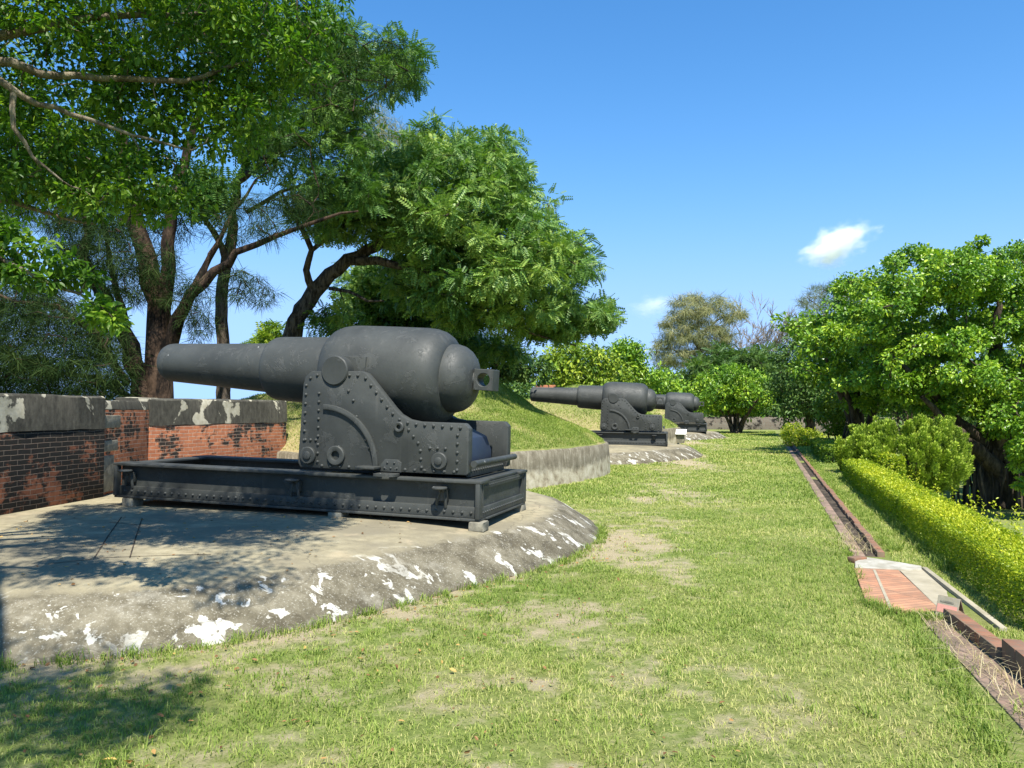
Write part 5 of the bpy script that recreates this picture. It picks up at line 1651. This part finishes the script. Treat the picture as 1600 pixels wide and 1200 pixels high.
def lawn_grass():
    rng = np.random.default_rng(201)
    VV, FF, TT = [], [], []; nb = 0
    for y0, y1, dens, hh, ww in ((2.6, 5, 5200, .032, .0046), (5, 8, 4400, .031, .0052), (8, 13, 2300, .032, .007), (13, 22, 750, .045, .014), (22, 36, 260, .05, .026), (36, 56, 90, .055, .045)):
        xl, xr = -.72 * y1, .72 * y1
        n = int((xr - xl) * (y1 - y0) * dens)
        x = rng.uniform(xl, xr, n); y = rng.uniform(y0, y1, n)
        k = np.abs(x / y) < .70
        x, y = x[k], y[k]
        p, q = to_pq(x, y)
        k = ((p < np.where(q < 8, 1.06, .90)) | ((p > 1.31) & (p < 1.85) & (q > 6.2)) | ((p > 1.32) & (p < 6) & (q > 20)) & (p < 3)) & (p > -9)
        for off, _ in GUNS: k &= plat_dist(x, y, off) > .012
        for off in (0, 18.2, 36.3): k &= poly_sd(p, q - MQ - off, MOUND) < -.1
        tp = np.array([gp(1330, 876), gp(1443, 885), gp(1566, 984), gp(1475, 968), gp(1400, 963), gp(1345, 942)])
        k &= poly_sd(x, y, tp) < 0
        x, y = x[k], y[k]
        d = dirt_amt(x, y)
        clump = fbm(x * 6, y * 6, 17, 3)
        pr = np.clip(1.12 - d * 1.55 + (clump - .5) * 1.3, 0.03, 1)
        k = rng.random(len(x)) < pr
        x, y, d, clump = x[k], y[k], d[k], clump[k]
        big = fbm(x * .7, y * .7, 40, 4)
        n = len(x)
        tint = np.clip(.50 + (big - .5) * 1.6 + d * .55 + rng.normal(size=n) * .22 - (clump - .5) * .5, 0, 1)
        h = hh * rng.uniform(.4, 1.25, n) * (.65 + .9 * np.clip(clump, 0, 1)) * (1.1 - .5 * d)
        z = ground_z(x, y)
        V, F, T = blades(np.stack([x, y, z - .004], 1), h, ww * rng.uniform(.7, 1.3, n), .9, tint, rng)
        VV.append(V); FF.append(F + nb); TT.append(T); nb += len(V)
    # longer tufts along the platform foot, the drain and the hedge
    P = []
    for k in range(260):
        th = rng.uniform(-1.35, .35); rr = float(plat_r(th)) + rng.uniform(.0, .12) ** 1.0
        P.append((pq(PC[0] + rr * math.cos(th), PC[1] + rr * math.sin(th)), rng.uniform(.05, .10)))
    for k in range(320):
        q = 9.6 + 16 * rng.random() ** 1.5; P.append((pq(1.34 + abs(rng.normal()) * .12, q), rng.uniform(.05, .1)))
    for k in range(300):
        q = 8.6 + 11 * rng.random() ** 1.5; P.append((pq(1.80 + rng.normal() * .06, q), rng.uniform(.07, .16)))
    for k in range(170):
        P.append((pq(1.05 + rng.normal() * .05, rng.uniform(3, 6.6)), rng.uniform(.05, .1)))
        P.append((pq(.90 + rng.normal() * .04, 9.2 + 18 * rng.random() ** 1.5), rng.uniform(.04, .08)))
    ea = [gp(1332, 885), gp(1352, 938), gp(1400, 958), gp(1470, 964)]
    for k in range(110):
        j = rng.integers(0, 3); w_ = ea[j] + (ea[j + 1] - ea[j]) * rng.random()
        P.append((w_ + np.array((-.02, -.02)) + rng.normal(size=2) * .03, rng.uniform(.05, .09)))
    for k in range(150):
        x = rng.uniform(-2, 2.8); y = rng.uniform(3.2, 7)
        if plat_dist(x, y) > .1: P.append((np.array((x, y)), rng.uniform(.04, .085)))
    Q = []; H = []
    for c, h in P:
        m = rng.integers(8, 18)
        Q += [(c[0] + rng.normal() * .025, c[1] + rng.normal() * .025, float(ground_z(c[0], c[1])) - .004) for _ in range(m)]; H += [h * rng.uniform(.5, 1.2) for _ in range(m)]
    Q = np.array(Q); H = np.array(H)
    V, F, T = blades(Q, H, np.full(len(Q), .006), .8, np.clip(.22 + rng.normal(size=len(Q)) * .15, 0, 1), rng)
    VV.append(V); FF.append(F + nb); TT.append(T)
    o = np_obj('lawn_grass', np.concatenate(VV), np.concatenate(FF), MAT['grass'], None, False, {'tint': np.concatenate(TT)})
    tag(o, 'short patchy lawn grass around the cannons', 'grass', kind='stuff')
lawn_grass()

def mound_grass():
    rng = np.random.default_rng(211)
    VV, FF, TT = [], [], []; nb = 0
    for off, dens, hh, ww in ((0, 2600, .055, .009), (18.2, 520, .07, .02), (36.3, 140, .09, .04)):
        n = int(12 * 10.8 * dens)
        p = rng.uniform(-12.5, -3.5, n); q = rng.uniform(-5, 5.8, n)
        H, sd = mound_h(p, q)
        k = sd > .08
        p, q, H, sd = p[k], q[k], H[k], sd[k]
        dry = np.clip(sstep(0.6, 0.85, fbm(p * .8, q * .8, 5)) + 0.8 * sstep(0, -4, q) * sstep(-6.5, -9, p) + .4 * sstep(-2.8, -4, q), 0, 1)
        k = rng.random(len(p)) < (1 - .55 * dry)
        p, q, H, dry = p[k], q[k], H[k], dry[k]
        xy = p[:, None] * AX + (q + MQ + off)[:, None] * AQ
        n = len(p)
        tint = np.clip(.27 + .45 * dry + (fbm(p * 2, q * 2, 77) - .5) * 1.0 + rng.normal(size=n) * .15, 0, 1)
        V, F, T = blades(np.concatenate([xy, (H - .01)[:, None]], 1), hh * rng.uniform(.5, 1.3, n), ww * rng.uniform(.7, 1.3, n), .9, tint, rng)
        VV.append(V); FF.append(F + nb); TT.append(T); nb += len(V)
    o = np_obj('mound_grass', np.concatenate(VV), np.concatenate(FF), MAT['grass'], None, False, {'tint': np.concatenate(TT)})
    tag(o, 'shaggy grass growing over the earth mounds', 'grass', kind='stuff')
mound_grass()

def litter():
    rng = np.random.default_rng(221)
    P = []
    while len(P) < 680:
        r_ = rng.random()
        if r_ < .4:
            th = rng.uniform(-1.4, .2); rr = float(plat_r(th)) + rng.exponential(.35) + .03
            x, y = pq(PC[0] + rr * math.cos(th), PC[1] + rr * math.sin(th)); z = .012
        elif r_ < .68:
            x = rng.uniform(-2.6, 1.2); y = rng.uniform(3.0, 6.5); z = .02
            if plat_dist(x, y) < .02: continue
        else:
            x = rng.uniform(-5.2, -1.0); y = rng.uniform(5.0, 9.0)
            if plat_dist(x, y) > -.5: continue
            z = plat_z(x, y) + .004
        P.append((x, y, z + rng.uniform(0, .006)))
    P += [(*gp(183, 1188), .03), (*gp(190, 1192), .034), (*gp(702, 1047), .03)]
    P = np.array(P); n = len(P)
    D = np.stack([rng.normal(size=n), rng.normal(size=n), rng.normal(size=n) * .25], 1)
    N = np.array((0, 0, 1.)) + rng.normal(size=(n, 3)) * .45
    V, F, t = scatter(T_broad(.5), P, D, N, np.append(rng.uniform(.016, .042, n - 3), (.07, .06, .05)), np.append(np.clip(rng.random(n - 3) ** 1.8, 0, 1), (1, 1, 1)))
    o = np_obj('leaf_litter', V, F, MAT['litter'], None, False, {'tint': t})
    tag(o, 'scattered dry orange and brown leaves on lawn and platform', 'fallen leaves', kind='stuff')
    # dry straw in the near gutter and the end of the long drain
    Q = []
    for k in range(260):
        q = rng.uniform(3.2, 6.5); Q.append((*pq(1.36 - (q - 2.6) * .035 + rng.normal() * .06, q), .012))
    for k in range(160):
        q = 9.25 + abs(rng.normal()) * .9; Q.append((*pq(1.0 + rng.normal() * .08, q), .02))
    Q = np.array(Q)
    V, F, T = blades(Q, rng.uniform(.06, .15, len(Q)), np.full(len(Q), .004), 2.2, rng.random(len(Q)), rng)
    o = np_obj('dry_straw', V, F, MAT['straw'], None, False, {'tint': T})
    tag(o, 'dry straw lying in the brick gutter', 'straw', kind='stuff')
litter()

# ------------------------------------------------------------------ cloud
def cloud(u, v, d, w, h, label, mat, tilt=-18):
    b = bmesh.new(); bmesh.ops.create_icosphere(b, subdivisions=3, radius=1.0)
    me = bpy.data.meshes.new('cloud'); b.to_mesh(me); b.free()
    o = link('cloud', me, mat)
    k = d / 1200
    o.location = tuple(at(u, v, d)); o.scale = (w * k / 2, w * k / 2.4, h * k / 2)
    o.rotation_euler = (0, R(tilt), 0)
    tag(o, label, 'cloud')
cloud(1306, 380, 900, 165, 96, 'small white puffy cloud alone in the blue sky at the right', MAT['cloud'], -14)
cloud(1022, 476, 1000, 130, 60, 'faint wisp of cloud low in the sky beside the olive tree', MAT['cloud_thin'], 0)
